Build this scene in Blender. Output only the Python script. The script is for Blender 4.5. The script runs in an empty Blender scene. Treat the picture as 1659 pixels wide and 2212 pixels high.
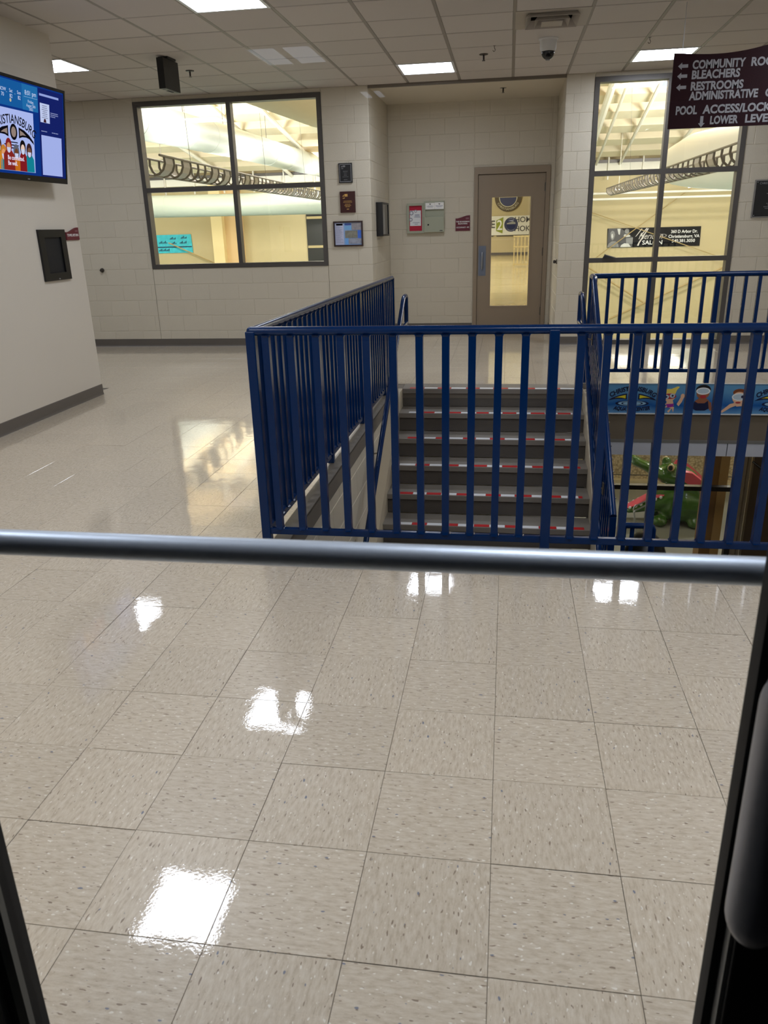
import bpy, bmesh, math, random
from mathutils import Matrix, Vector, Euler
random.seed(7)
SC = bpy.context.scene
C = SC.collection
PI = math.pi

# ------------------------------------------------------------------ camera, world, big lights, exposure
F_PX, CAM_H, YAW, PITCH, ROLL = 1665.564, 1.45214, 0.15983, -0.35286, -0.02727
fw = Vector((-math.sin(YAW) * math.cos(PITCH), math.cos(YAW) * math.cos(PITCH), math.sin(PITCH)))
r0 = Vector((math.cos(YAW), math.sin(YAW), 0))
u0 = r0.cross(fw)
rt = math.cos(ROLL) * r0 + math.sin(ROLL) * u0
up = -math.sin(ROLL) * r0 + math.cos(ROLL) * u0
cam = bpy.data.cameras.new('camera')
camo = bpy.data.objects.new('camera', cam)
C.objects.link(camo)
camo.matrix_world = Matrix(((rt.x, up.x, -fw.x, 0), (rt.y, up.y, -fw.y, 0), (rt.z, up.z, -fw.z, CAM_H), (0, 0, 0, 1)))
cam.sensor_fit = 'HORIZONTAL'
cam.sensor_width = 36
cam.lens = F_PX / 1659 * 36
cam.clip_start, cam.clip_end = 0.05, 200
cam.dof.use_dof = True
cam.dof.focus_distance = 5.5
cam.dof.aperture_fstop = 12
SC.camera = camo

world = bpy.data.worlds.new('night_world')
SC.world = world
world.use_nodes = True
world.node_tree.nodes['Background'].inputs[0].default_value = (0.012, 0.014, 0.02, 1)
world.node_tree.nodes['Background'].inputs[1].default_value = 0.4

SC.view_settings.view_transform = 'Standard'
SC.view_settings.look = 'None'
SC.view_settings.exposure = 0.0
SC.view_settings.gamma = 1.0
SC.view_settings.use_curve_mapping = False
SC.cycles.use_denoising = True
SC.cycles.max_bounces = 10
SC.cycles.diffuse_bounces = 5
SC.cycles.glossy_bounces = 5
SC.cycles.transparent_max_bounces = 16
SC.cycles.sample_clamp_indirect = 6
SC.cycles.caustics_reflective = False

TROFFER = 29.0       # radiance of the lobby's 2x2 ceiling panels
HALL = 0.74           # scale of the pool hall lamps


def area_light(name, loc, size, power, color, target=None, sy=None):
    l = bpy.data.lights.new(name, 'AREA')
    l.shape = 'RECTANGLE'
    l.size, l.size_y = size, sy or size
    l.energy = power
    l.color = color
    o = bpy.data.objects.new(name, l)
    C.objects.link(o)
    o.location = loc
    d = (Vector(target) if target else Vector((loc[0], loc[1], loc[2] - 1))) - Vector(loc)
    o.rotation_euler = d.to_track_quat('-Z', 'Y').to_euler()
    return o


WARM = (1.0, 0.97, 0.91)
for k, (x, y) in enumerate([(-20, 19), (-6, 19), (8, 19), (-20, 33), (-6, 33), (8, 33)]):
    area_light('pool_hall_lamp', (x, y, 5.6 if y > 30 else 7.4), 3.0, (1350 if y > 30 else 2000) * HALL, WARM, sy=1.5)
for k, y in enumerate((22, 28, 38)):
    area_light('pool_hall_uplight', (-7.6, y, 2.6), 0.5, 230 * HALL, (1, .99, .95), target=(-9.1, y + .5, 4.3))
for k, y in enumerate((20, 26)):
    area_light('pool_hall_uplight', (7.6, y, 1.6), 0.5, 200 * HALL, (1, .99, .95), target=(5.4, y + .5, 3.2))
area_light('pool_hall_uplight', (-12, 26, 3.2), 3.0, 2600 * HALL, (1, .97, .9), target=(-12, 30, 9))
area_light('pool_hall_uplight', (8, 26, 3.2), 3.0, 2600 * HALL, (1, .97, .9), target=(8, 30, 9))
area_light('play_area_fill', (2.2, 12.6, 0.6), 1.0, 11, (1, .96, .85))  # unseen light added above the crocodile to brighten the play area


# ------------------------------------------------------------------ materials
def lin(c):
    return tuple(((v / 255) / 12.92 if v / 255 <= .04045 else ((v / 255 + .055) / 1.055) ** 2.4) for v in c[:3]) + (1,)


MATS = {}


def mat(name, col, rough=.5, metal=0, spec=.5, var=.04, vscale=9, bump=0, bscale=60, rnd=0, coat=0, emit=None, es=0):
    """principled material with noise-driven colour variation (and optional bump / per-object variation)"""
    if name in MATS:
        return MATS[name]
    m = bpy.data.materials.new(name)
    m.use_nodes = True
    nt = m.node_tree
    b = nt.nodes['Principled BSDF']
    b.inputs['Roughness'].default_value = rough
    b.inputs['Metallic'].default_value = metal
    b.inputs['Specular IOR Level'].default_value = spec
    b.inputs['Coat Weight'].default_value = coat
    b.inputs['Coat Roughness'].default_value = .05
    tc = nt.nodes.new('ShaderNodeTexCoord')
    nz = nt.nodes.new('ShaderNodeTexNoise')
    nz.inputs['Scale'].default_value = vscale
    nz.inputs['Detail'].default_value = 3
    nt.links.new(tc.outputs['Object'], nz.inputs['Vector'])
    mr = nt.nodes.new('ShaderNodeMapRange')
    mr.inputs['To Min'].default_value = 1 - var
    mr.inputs['To Max'].default_value = 1 + var
    nt.links.new(nz.outputs['Fac'], mr.inputs['Value'])
    val = mr.outputs['Result']
    if rnd:
        oi = nt.nodes.new('ShaderNodeObjectInfo')
        m2 = nt.nodes.new('ShaderNodeMapRange')
        m2.inputs['To Min'].default_value = 1 - rnd
        m2.inputs['To Max'].default_value = 1 + rnd
        nt.links.new(oi.outputs['Random'], m2.inputs['Value'])
        mm = nt.nodes.new('ShaderNodeMath')
        mm.operation = 'MULTIPLY'
        nt.links.new(val, mm.inputs[0])
        nt.links.new(m2.outputs['Result'], mm.inputs[1])
        val = mm.outputs[0]
    vm = nt.nodes.new('ShaderNodeVectorMath')
    vm.operation = 'SCALE'
    vm.inputs[0].default_value = lin(col)[:3]
    nt.links.new(val, vm.inputs['Scale'])
    nt.links.new(vm.outputs[0], b.inputs['Base Color'])
    if emit:
        b.inputs['Emission Color'].default_value = lin(emit)
        b.inputs['Emission Strength'].default_value = es
    if bump:
        n2 = nt.nodes.new('ShaderNodeTexNoise')
        n2.inputs['Scale'].default_value = bscale
        n2.inputs['Detail'].default_value = 4
        nt.links.new(tc.outputs['Object'], n2.inputs['Vector'])
        bp = nt.nodes.new('ShaderNodeBump')
        bp.inputs['Strength'].default_value = bump
        bp.inputs['Distance'].default_value = .01
        nt.links.new(n2.outputs['Fac'], bp.inputs['Height'])
        nt.links.new(bp.outputs[0], b.inputs['Normal'])
    MATS[name] = m
    return m


def glow(name, col, s):
    if name in MATS:
        return MATS[name]
    m = bpy.data.materials.new(name)
    m.use_nodes = True
    nt = m.node_tree
    nt.nodes.clear()
    e = nt.nodes.new('ShaderNodeEmission')
    e.inputs[0].default_value = lin(col)
    e.inputs[1].default_value = s
    o = nt.nodes.new('ShaderNodeOutputMaterial')
    nt.links.new(e.outputs[0], o.inputs[0])
    MATS[name] = m
    return m


def glass_mat(name, tint=(1, 1, 1), ior=1.45):
    if name in MATS:
        return MATS[name]
    m = bpy.data.materials.new(name)
    m.use_nodes = True
    nt = m.node_tree
    nt.nodes.clear()
    t = nt.nodes.new('ShaderNodeBsdfTransparent')
    t.inputs[0].default_value = (*tint, 1)
    g = nt.nodes.new('ShaderNodeBsdfGlossy')
    g.inputs['Roughness'].default_value = 0.0
    lw = nt.nodes.new('ShaderNodeLayerWeight')          # same on both sides of the sheet
    lw.inputs[0].default_value = .5
    pw_ = nt.nodes.new('ShaderNodeMath')
    pw_.operation = 'POWER'
    pw_.inputs[1].default_value = 5
    nt.links.new(lw.outputs['Facing'], pw_.inputs[0])
    f = nt.nodes.new('ShaderNodeMath')
    f.operation = 'MULTIPLY_ADD'
    r_0 = 2 * ((ior - 1) / (ior + 1)) ** 2
    f.inputs[1].default_value = 1 - r_0
    f.inputs[2].default_value = r_0
    nt.links.new(pw_.outputs[0], f.inputs[0])
    mx = nt.nodes.new('ShaderNodeMixShader')
    o = nt.nodes.new('ShaderNodeOutputMaterial')
    nt.links.new(f.outputs[0], mx.inputs[0])
    nt.links.new(t.outputs[0], mx.inputs[1])
    nt.links.new(g.outputs[0], mx.inputs[2])
    nt.links.new(mx.outputs[0], o.inputs[0])
    MATS[name] = m
    return m


def floor_mat():
    m = bpy.data.materials.new('vinyl_floor')
    m.use_nodes = True
    nt = m.node_tree
    N, L = nt.nodes.new, nt.links.new
    b = nt.nodes['Principled BSDF']
    uv = N('ShaderNodeUVMap')
    uv.uv_map = 'UVMap'

    def noise(sx, sy, scale, detail=3, rough=.6):
        mp = N('ShaderNodeMapping')
        mp.inputs['Scale'].default_value = (sx, sy, 1)
        L(uv.outputs[0], mp.inputs[0])
        n = N('ShaderNodeTexNoise')
        n.inputs['Scale'].default_value = scale
        n.inputs['Detail'].default_value = detail
        n.inputs['Roughness'].default_value = rough
        L(mp.outputs[0], n.inputs['Vector'])
        return n.outputs['Fac']

    def ramp(fac, stops):
        r = N('ShaderNodeValToRGB')
        el = r.color_ramp.elements
        while len(el) < len(stops):
            el.new(.5)
        for e, (p, c) in zip(el, stops):
            e.position, e.color = p, c
        L(fac, r.inputs[0])
        return r.outputs[0]

    def mix(fac, a, bcol):
        x = N('ShaderNodeMix')
        x.data_type = 'RGBA'
        if hasattr(fac, 'links'):
            L(fac, x.inputs[0])
        else:
            x.inputs[0].default_value = fac
        for s, i in ((a, 6), (bcol, 7)):
            if hasattr(s, 'links'):
                L(s, x.inputs[i])
            else:
                x.inputs[i].default_value = s
        return x.outputs[2]
    base = ramp(noise(1, 3.4, 30, 4, .65), [(.34, lin((187, 173, 152))), (.47, lin((202, 189, 168))), (.56, lin((208, 196, 176))), (.68, lin((216, 206, 188)))])
    W, K = (1, 1, 1, 1), (0, 0, 0, 1)
    dark = ramp(noise(1, 3.2, 44, 1, .4), [(.695, K), (.715, W)])
    light = ramp(noise(1.3, 2.6, 46, 1, .4), [(.69, K), (.715, W)])
    blue = ramp(noise(1.1, 2.4, 40, 0, .4), [(.82, K), (.84, W)])
    c = mix(dark, base, lin((146, 130, 112)))
    c = mix(light, c, lin((232, 226, 212)))
    c = mix(blue, c, lin((128, 132, 144)))
    oi = N('ShaderNodeObjectInfo')
    mr = N('ShaderNodeMapRange')
    mr.inputs['To Min'].default_value = .965
    mr.inputs['To Max'].default_value = 1.035
    L(oi.outputs['Random'], mr.inputs[0])
    vm = N('ShaderNodeVectorMath')
    vm.operation = 'SCALE'
    L(c, vm.inputs[0])
    L(mr.outputs[0], vm.inputs['Scale'])
    L(vm.outputs[0], b.inputs['Base Color'])
    b.inputs['Roughness'].default_value = .34
    b.inputs['Specular IOR Level'].default_value = .35
    b.inputs['Coat Weight'].default_value = 1.0
    b.inputs['Coat Roughness'].default_value = .018
    b.inputs['Coat IOR'].default_value = 1.5
    # gentle ripple of the floor polish, in world space so that it runs on from tile to tile
    geo = N('ShaderNodeNewGeometry')
    n1 = N('ShaderNodeTexNoise')
    n1.inputs['Scale'].default_value = 9
    n1.inputs['Detail'].default_value = 2
    L(geo.outputs['Position'], n1.inputs['Vector'])
    n2 = N('ShaderNodeTexNoise')
    n2.inputs['Scale'].default_value = 130
    n2.inputs['Detail'].default_value = 2
    L(geo.outputs['Position'], n2.inputs['Vector'])
    b1 = N('ShaderNodeBump')
    b1.inputs['Strength'].default_value = .16
    b1.inputs['Distance'].default_value = .0035
    L(n1.outputs['Fac'], b1.inputs['Height'])
    b2 = N('ShaderNodeBump')
    b2.inputs['Strength'].default_value = .07
    b2.inputs['Distance'].default_value = .0012
    L(n2.outputs['Fac'], b2.inputs['Height'])
    L(b1.outputs[0], b2.inputs['Normal'])
    L(b2.outputs[0], b.inputs['Coat Normal'])
    return m


def gradient_mat(name, c0, c1, c2, rough=.35, axis=2, lo=0, hi=1, blot=.25):
    """printed picture background: vertical three-colour blend with soft blotches"""
    m = bpy.data.materials.new(name)
    m.use_nodes = True
    nt = m.node_tree
    N, L = nt.nodes.new, nt.links.new
    b = nt.nodes['Principled BSDF']
    b.inputs['Roughness'].default_value = rough
    tc = N('ShaderNodeTexCoord')
    sp = N('ShaderNodeSeparateXYZ')
    L(tc.outputs['Object'], sp.inputs[0])
    mr = N('ShaderNodeMapRange')
    mr.inputs['From Min'].default_value = lo
    mr.inputs['From Max'].default_value = hi
    L(sp.outputs[axis], mr.inputs[0])
    nz = N('ShaderNodeTexNoise')
    nz.inputs['Scale'].default_value = 5
    L(tc.outputs['Object'], nz.inputs['Vector'])
    ma = N('ShaderNodeMath')
    ma.operation = 'MULTIPLY_ADD'
    ma.inputs[1].default_value = blot
    L(nz.outputs['Fac'], ma.inputs[0])
    L(mr.outputs[0], ma.inputs[2])
    r = N('ShaderNodeValToRGB')
    el = r.color_ramp.elements
    el.new(.5)
    for e, p, c in zip(el, (.12, .55, 1.0), (c0, c1, c2)):
        e.position, e.color = p, lin(c)
    L(ma.outputs[0], r.inputs[0])
    L(r.outputs[0], b.inputs['Base Color'])
    return m


M_FLOOR = floor_mat()
M_PAINT = mat('cream_block_paint', (204, 196, 178), .42, var=.03, vscale=3, bump=.25, bscale=90, rnd=.012)
M_GYP = mat('cream_wall_paint', (208, 201, 188), .6, var=.02, vscale=2, bump=.08, bscale=160)
M_SOFFIT = mat('white_soffit_paint', (214, 205, 188), .7, var=.02, vscale=2)
M_TILE = mat('ceiling_tile_board', (206, 199, 193), .9, var=.05, vscale=170, bump=.35, bscale=260, rnd=.03)
M_GRID = mat('ceiling_grid_metal', (146, 139, 131), .5)
M_BASE = mat('grey_rubber_base', (96, 90, 83), .45)
M_BRONZE = mat('bronze_frame', (86, 82, 78), .4, metal=.3)
M_BLUE = mat('navy_gloss_paint', (0, 37, 84), .2, spec=.26, var=.03, bump=.05, bscale=40)
M_RUBBER = mat('dark_stair_rubber', (84, 78, 71), .55, bump=.2, bscale=120)
M_NOSE = mat('grey_stair_nosing', (132, 126, 117), .45, bump=.2, bscale=200)
M_RED = mat('red_tape', (196, 30, 34), .35)
M_WHITE = mat('white_tape', (236, 238, 240), .35)
M_BLACK = mat('black_plastic', (11, 11, 12), .35)
M_BLACKM = mat('matte_black', (10, 10, 11), .7)
M_TAUPE = mat('taupe_door_paint', (150, 134, 114), .38, var=.02)
M_STEEL = mat('brushed_steel', (176, 180, 186), .32, metal=1, bump=.08, bscale=90)
M_SATIN = mat('satin_aluminium', (186, 196, 208), .46, metal=.75, var=.03)
M_DKALU = mat('dark_door_metal', (34, 34, 36), .42, metal=.5)
M_GASKET = mat('black_gasket', (6, 6, 7), .75)
M_MAROON = mat('maroon_acrylic', (38, 3, 12), .45, spec=.15)
M_SILVERT = mat('silver_lettering', (154, 154, 158), .4)
M_WHITEP = mat('white_print', (240, 240, 238), .5)
M_GLASS = glass_mat('window_glass')
M_DOORGLASS = glass_mat('door_glass', (.985, .99, .99), 1.5)
M_LAMP = glow('troffer_light', (237, 243, 255), TROFFER)
M_HALLW = mat('white_hall_wall', (214, 210, 200), .7, var=.02, vscale=.5)
M_YELLOW = mat('yellow_hall_wall', (198, 182, 138), .7, var=.02, vscale=.5)
M_DUCT = mat('white_duct_fabric', (186, 190, 180), .5, var=.02, bump=.15, bscale=3)
M_DUCTG = mat('grey_green_duct', (158, 166, 152), .5, var=.02)
M_DECK = mat('tan_roof_deck', (176, 150, 102), .8, var=.08, vscale=3, bump=.4, bscale=9)
M_DECKL = mat('cream_roof_rib', (234, 222, 192), .8, var=.06, vscale=4, bump=.4, bscale=9)
M_TRUSS = mat('grey_truss_steel', (120, 114, 104), .45, metal=.3)
M_TRUSSW = mat('white_steel', (238, 234, 220), .5)
M_HALLFLOOR = mat('pool_deck_floor', (168, 190, 190), .25, var=.05)
M_TAN = mat('beige_rail_paint', (182, 164, 114), .5)


# ------------------------------------------------------------------ mesh helpers
class MB:
    """collects faces and links them as ONE mesh object"""

    def __init__(self):
        self.v, self.f, self.m, self.uv = [], [], [], []

    def face(self, pts, mi=0):
        n = len(self.v)
        self.v += [tuple(p) for p in pts]
        self.f.append(list(range(n, n + len(pts))))
        self.m.append(mi)
        return self

    def add(self, vs, fs, mi=0):
        n = len(self.v)
        self.v += [tuple(p) for p in vs]
        for f in fs:
            self.f.append([n + i for i in f])
            self.m.append(mi)
        return self

    def box(self, a, b, mi=0, bev=0):
        x0, y0, z0 = (min(a[i], b[i]) for i in range(3))
        x1, y1, z1 = (max(a[i], b[i]) for i in range(3))
        if bev:
            bm = bmesh.new()
            bmesh.ops.create_cube(bm, size=1)
            for v in bm.verts:
                v.co = Vector(((x0 + x1) / 2 + v.co.x * (x1 - x0), (y0 + y1) / 2 + v.co.y * (y1 - y0), (z0 + z1) / 2 + v.co.z * (z1 - z0)))
            bmesh.ops.bevel(bm, geom=bm.edges[:], offset=bev, segments=2, affect='EDGES', profile=.5)
            bm.verts.index_update()
            self.add([v.co for v in bm.verts], [[v.index for v in f.verts] for f in bm.faces], mi)
            bm.free()
            return self
        vs = [(x0, y0, z0), (x1, y0, z0), (x1, y1, z0), (x0, y1, z0), (x0, y0, z1), (x1, y0, z1), (x1, y1, z1), (x0, y1, z1)]
        return self.add(vs, [(0, 3, 2, 1), (4, 5, 6, 7), (0, 1, 5, 4), (1, 2, 6, 5), (2, 3, 7, 6), (3, 0, 4, 7)], mi)

    def prism(self, poly, ax, lo, hi, mi=0):
        """extrude a 2D outline along axis ax (0,1,2) from lo to hi"""
        def P(p, t):
            return {0: (t, p[0], p[1]), 1: (p[0], t, p[1]), 2: (p[0], p[1], t)}[ax]
        n = len(poly)
        vs = [P(p, lo) for p in poly] + [P(p, hi) for p in poly]
        fs = [list(range(n))[::-1], list(range(n, 2 * n))] + [(i, (i + 1) % n, n + (i + 1) % n, n + i) for i in range(n)]
        return self.add(vs, fs, mi)

    def tube(self, pts, r, n=10, mi=0, caps=True):
        """sweep a circle along a polyline; r a number or one per point"""
        pts = [Vector(p) for p in pts]
        rs = r if isinstance(r, (list, tuple)) else [r] * len(pts)
        T = []
        for i in range(len(pts)):
            a = pts[max(i - 1, 0)]
            b = pts[min(i + 1, len(pts) - 1)]
            T.append((b - a).normalized())
        up_ = Vector((0, 0, 1)) if abs(T[0].z) < .9 else Vector((1, 0, 0))
        s = T[0].cross(up_).normalized()
        vs = []
        for i, p in enumerate(pts):
            s = (s - T[i] * s.dot(T[i])).normalized()
            t = T[i].cross(s)
            k = 1.0
            if 0 < i < len(pts) - 1:
                c = (pts[i] - pts[i - 1]).normalized().dot(T[i])
                k = 1 / max(c, .5)
            for j in range(n):
                a = 2 * PI * j / n
                vs.append(p + (s * math.cos(a) + t * math.sin(a)) * rs[i])
        fs = []
        for i in range(len(pts) - 1):
            for j in range(n):
                fs.append((i * n + j, i * n + (j + 1) % n, (i + 1) * n + (j + 1) % n, (i + 1) * n + j))
        if caps:
            fs.append(list(range(n))[::-1])
            fs.append(list(range((len(pts) - 1) * n, len(pts) * n)))
        return self.add(vs, fs, mi)

    def ell(self, c, r, n=14, m=8, mi=0):
        vs, fs = [], []
        for i in range(m + 1):
            a = PI * i / m
            for j in range(n):
                b = 2 * PI * j / n
                vs.append((c[0] + r[0] * math.sin(a) * math.cos(b), c[1] + r[1] * math.sin(a) * math.sin(b), c[2] + r[2] * math.cos(a)))
        for i in range(m):
            for j in range(n):
                fs.append((i * n + j, (i + 1) * n + j, (i + 1) * n + (j + 1) % n, i * n + (j + 1) % n))
        return self.add(vs, fs, mi)

    def lathe(self, prof, c=(0, 0, 0), n=24, mi=0):
        """prof: (radius, z) pairs"""
        vs = [(c[0] + r * math.cos(2 * PI * j / n), c[1] + r * math.sin(2 * PI * j / n), c[2] + z) for r, z in prof for j in range(n)]
        fs = [(i * n + j, i * n + (j + 1) % n, (i + 1) * n + (j + 1) % n, (i + 1) * n + j) for i in range(len(prof) - 1) for j in range(n)]
        return self.add(vs, fs, mi)

    def mesh(self, name, mats, off=(0, 0, 0), smooth=False, recalc=True):
        me = bpy.data.meshes.new(name)
        ox, oy, oz = off
        me.from_pydata([(x - ox, y - oy, z - oz) for x, y, z in self.v], [], self.f)
        for m in (mats if isinstance(mats, (list, tuple)) else [mats]):
            me.materials.append(m)
        me.polygons.foreach_set('material_index', self.m)
        if recalc:
            bm = bmesh.new()
            bm.from_mesh(me)
            bmesh.ops.remove_doubles(bm, verts=bm.verts, dist=1e-6)
            bmesh.ops.recalc_face_normals(bm, faces=bm.faces)
            bm.to_mesh(me)
            bm.free()
        if smooth:
            me.polygons.foreach_set('use_smooth', [True] * len(me.polygons))
            me.update()
            if hasattr(me, 'set_sharp_from_angle'):
                me.set_sharp_from_angle(angle=math.radians(40))
        me.update()
        return me

    def build(self, name, mats, parent=None, smooth=False, label=None):
        off = world_loc(parent)
        o = bpy.data.objects.new(name, self.mesh(name, mats, off, smooth))
        C.objects.link(o)
        if parent:
            o.parent = parent
        if label:
            o['label'] = label
        return o


def world_loc(o):
    t = Vector((0, 0, 0))
    while o:
        t += o.location
        o = o.parent
    return t


def thing(name, label, cat, loc, group=None):
    o = bpy.data.objects.new(name, None)
    o.empty_display_size = .1
    C.objects.link(o)
    o.location = loc
    o['label'] = label
    o['category'] = cat
    if group:
        o['group'] = group
    return o


def tag(o, label, cat, group=None):
    o['label'] = label
    o['category'] = cat
    if group:
        o['group'] = group
    return o


def struct(o):
    o['kind'] = 'structure'
    return o


def box(name, a, b, m, parent=None, bev=0, label=None):
    return MB().box(a, b, 0, bev).build(name, m, parent, label=label)


def inst(name, me, parent, loc, rot=None):
    """one more object on a shared mesh, placed in world space under an unrotated parent"""
    o = bpy.data.objects.new(name, me)
    C.objects.link(o)
    o.parent = parent
    o.location = Vector(loc) - world_loc(parent)
    if rot:
        o.rotation_euler = rot
    return o


class Frame:
    """a flat surface to print on: origin O, right U, up V; depth along the normal"""

    def __init__(self, O, U, V):
        self.O, self.U, self.V = Vector(O), Vector(U).normalized(), Vector(V).normalized()
        self.N = self.U.cross(self.V)

    def p(self, s, t, d=0):
        return self.O + self.U * s + self.V * t + self.N * d

    def poly(self, mb, pts, d, mi=0):
        mb.face([self.p(s, t, d) for s, t in pts], mi)
        return mb

    def rect(self, mb, s0, t0, s1, t1, d, mi=0):
        return self.poly(mb, [(s0, t0), (s1, t0), (s1, t1), (s0, t1)], d, mi)

    def disc(self, mb, s, t, rs, rt_, d, n=24, mi=0, a0=0, a1=2 * PI):
        pts = [(s + rs * math.cos(a0 + (a1 - a0) * k / n), t + rt_ * math.sin(a0 + (a1 - a0) * k / n)) for k in range(n + (a1 - a0 < 6.2))]
        return self.poly(mb, pts, d, mi)

    def ring(self, mb, s, t, ro, ri, d, n=28, mi=0, k=1.0):
        for i in range(n):
            a, b = 2 * PI * i / n, 2 * PI * (i + 1) / n
            self.poly(mb, [(s + ro * math.cos(a), t + ro * k * math.sin(a)), (s + ro * math.cos(b), t + ro * k * math.sin(b)),
                           (s + ri * math.cos(b), t + ri * k * math.sin(b)), (s + ri * math.cos(a), t + ri * k * math.sin(a))], d, mi)
        return mb

    def solid(self, mb, pts, d0, d1, mi=0):
        n = len(pts)
        vs = [self.p(s, t, d0) for s, t in pts] + [self.p(s, t, d1) for s, t in pts]
        mb.add(vs, [list(range(n))[::-1], list(range(n, 2 * n))] + [(i, (i + 1) % n, n + (i + 1) % n, n + i) for i in range(n)], mi)
        return mb


def text(fr, s, t, string, size, m, parent, d=.002, align='CENTER', bold=0, sx=1, shear=0, bend=None, name='lettering', fit=None):
    """lettering as a mesh on a Frame. bend=radius bends it on an arc (positive: arch up). fit = exact width"""
    cu = bpy.data.curves.new('lettering', 'FONT')
    cu.body = string
    cu.size = size
    cu.align_x = align
    cu.align_y = 'CENTER'
    cu.offset = bold
    cu.shear = shear
    cu.resolution_u = 3
    tmp = bpy.data.objects.new('lettering_tmp', cu)
    C.objects.link(tmp)
    dg = bpy.context.evaluated_depsgraph_get()
    me = bpy.data.meshes.new_from_object(tmp.evaluated_get(dg))
    bpy.data.objects.remove(tmp)
    bpy.data.curves.remove(cu)
    off = world_loc(parent)
    if fit and len(me.vertices):
        xs = [v.co.x for v in me.vertices]
        sx = fit / max(max(xs) - min(xs), 1e-6)
    for v in me.vertices:
        x, y = v.co.x * sx, v.co.y
        if bend:
            a = x / bend
            x, y = (bend + y) * math.sin(a), (bend + y) * math.cos(a) - bend
        v.co = fr.p(s + x, t + y, d) - off
    me.materials.clear()
    me.materials.append(m)
    o = bpy.data.objects.new(name, me)
    C.objects.link(o)
    o.parent = parent
    return o


# ------------------------------------------------------------------ large structure: floor
Y_FAR, H, Y_ALC = 10.194, 3.048, 11.75
XL, XR, Y_DOOR = -3.87, 4.3, 0.80
OPEN_X0, OPEN_Y0, STAIR_Y, OPEN_Y1, OPEN_X1 = -1.05, 3.38, 7.28, 7.585, 3.6
T = .3048
GX, GY = .00035, 1.78094

fl = MB()
for x0, x1, y0, y1 in ((-8.2, OPEN_X0, .5, 10.4), (OPEN_X0, XR + .2, .5, OPEN_Y0), (OPEN_X0, .73, STAIR_Y + .02, 10.4), (.73, XR + .2, OPEN_Y1, 10.4), (OPEN_X1, XR + .2, OPEN_Y0, OPEN_Y1), (-1.72, .62, 10.4, 11.9)):
    fl.box((x0, y0, -.30), (x1, y1, -.004))
floor = struct(fl.build('floor', mat('slab_concrete', (120, 112, 100), .7)))


def tile_mesh(name, cells, bev=.0008):
    """thin vinyl tile(s): cells = (x0,y0,x1,y1,rot,ou,ov), top at z=0"""
    vs, fs, uvs = [], [], []
    g = .0005
    for x0, y0, x1, y1, rot, ou, ov in cells:
        n = len(vs)
        o = [(x0 + g, y0 + g), (x1 - g, y0 + g), (x1 - g, y1 - g), (x0 + g, y1 - g)]
        i = [(x0 + g + bev, y0 + g + bev), (x1 - g - bev, y0 + g + bev), (x1 - g - bev, y1 - g - bev), (x0 + g + bev, y1 - g - bev)]
        vs += [(a, b, -.0009) for a, b in o] + [(a, b, 0) for a, b in i]
        quads = [(4, 5, 6, 7), (0, 1, 5, 4), (1, 2, 6, 5), (2, 3, 7, 6), (3, 0, 4, 7)]
        for q in quads:
            fs.append([n + k for k in q])
            for k in q:
                a, b = vs[n + k][0] - x0, vs[n + k][1] - y0
                uvs.append((b + ou, a + ov) if rot else (a + ou, b + ov))
    me = bpy.data.meshes.new(name)
    me.from_pydata(vs, [], fs)
    ul = me.uv_layers.new(name='UVMap')
    for k, c in enumerate(uvs):
        ul.data[k].uv = c
    me.materials.append(M_FLOOR)
    me.update()
    return me


full, edge = [], []
for kx in range(-26, 15):
    for ky in range(-4, 34):
        x0, y0 = GX + kx * T, GY + ky * T
        x1, y1 = x0 + T, y0 + T
        if y1 < .6 or x1 > XR:
            continue
        # clip to the floor's outline
        if y0 >= Y_FAR - .02:
            if x1 < -1.70 or x0 > .61 or y0 > Y_ALC - .01:
                continue
            x0, x1, y1 = max(x0, -1.70), min(x1, .61), min(y1, Y_ALC)
        elif y1 > Y_FAR and (x1 < -1.70 or x0 > .61):
            y1 = Y_FAR
        if x0 < XL and y0 < 6.97:
            if x1 <= XL or y1 <= 6.97:
                x0 = max(x0, XL)
                if x0 >= x1:
                    continue
        whole = [(x0, y0, x1, y1)]
        # cut out the stairwell
        def cut(r, hx0, hy0, hx1, hy1):
            a0, b0, a1, b1 = r
            if a1 <= hx0 or a0 >= hx1 or b1 <= hy0 or b0 >= hy1:
                return [r]
            out = []
            if a0 < hx0: out.append((a0, b0, hx0, b1))
            if a1 > hx1: out.append((hx1, b0, a1, b1))
            m0, m1 = max(a0, hx0), min(a1, hx1)
            if b0 < hy0: out.append((m0, b0, m1, hy0))
            if b1 > hy1: out.append((m0, hy1, m1, b1))
            return out
        for hole in ((OPEN_X0 - .07, OPEN_Y0 - .03, .73, STAIR_Y + .25), (.73, OPEN_Y0 - .03, OPEN_X1, OPEN_Y1)):
            whole = [q for r in whole for q in cut(r, *hole)]
        for r in whole:
            if r[2] - r[0] < .004 or r[3] - r[1] < .004:
                continue
            is_full = abs(r[2] - r[0] - T) < 1e-4 and abs(r[3] - r[1] - T) < 1e-4
            (full if is_full else edge).append((kx, ky, r))
variants = [tile_mesh('floor_tile', [(0, 0, T, T, i % 2, random.random() * 40, random.random() * 40)]) for i in range(16)]


def near_key(e):
    c = Vector((e[2][0] + T / 2, e[2][1] + T / 2, -CAM_H))
    return c.length + (0 if c.normalized().dot(fw) > .72 else 100)


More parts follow.
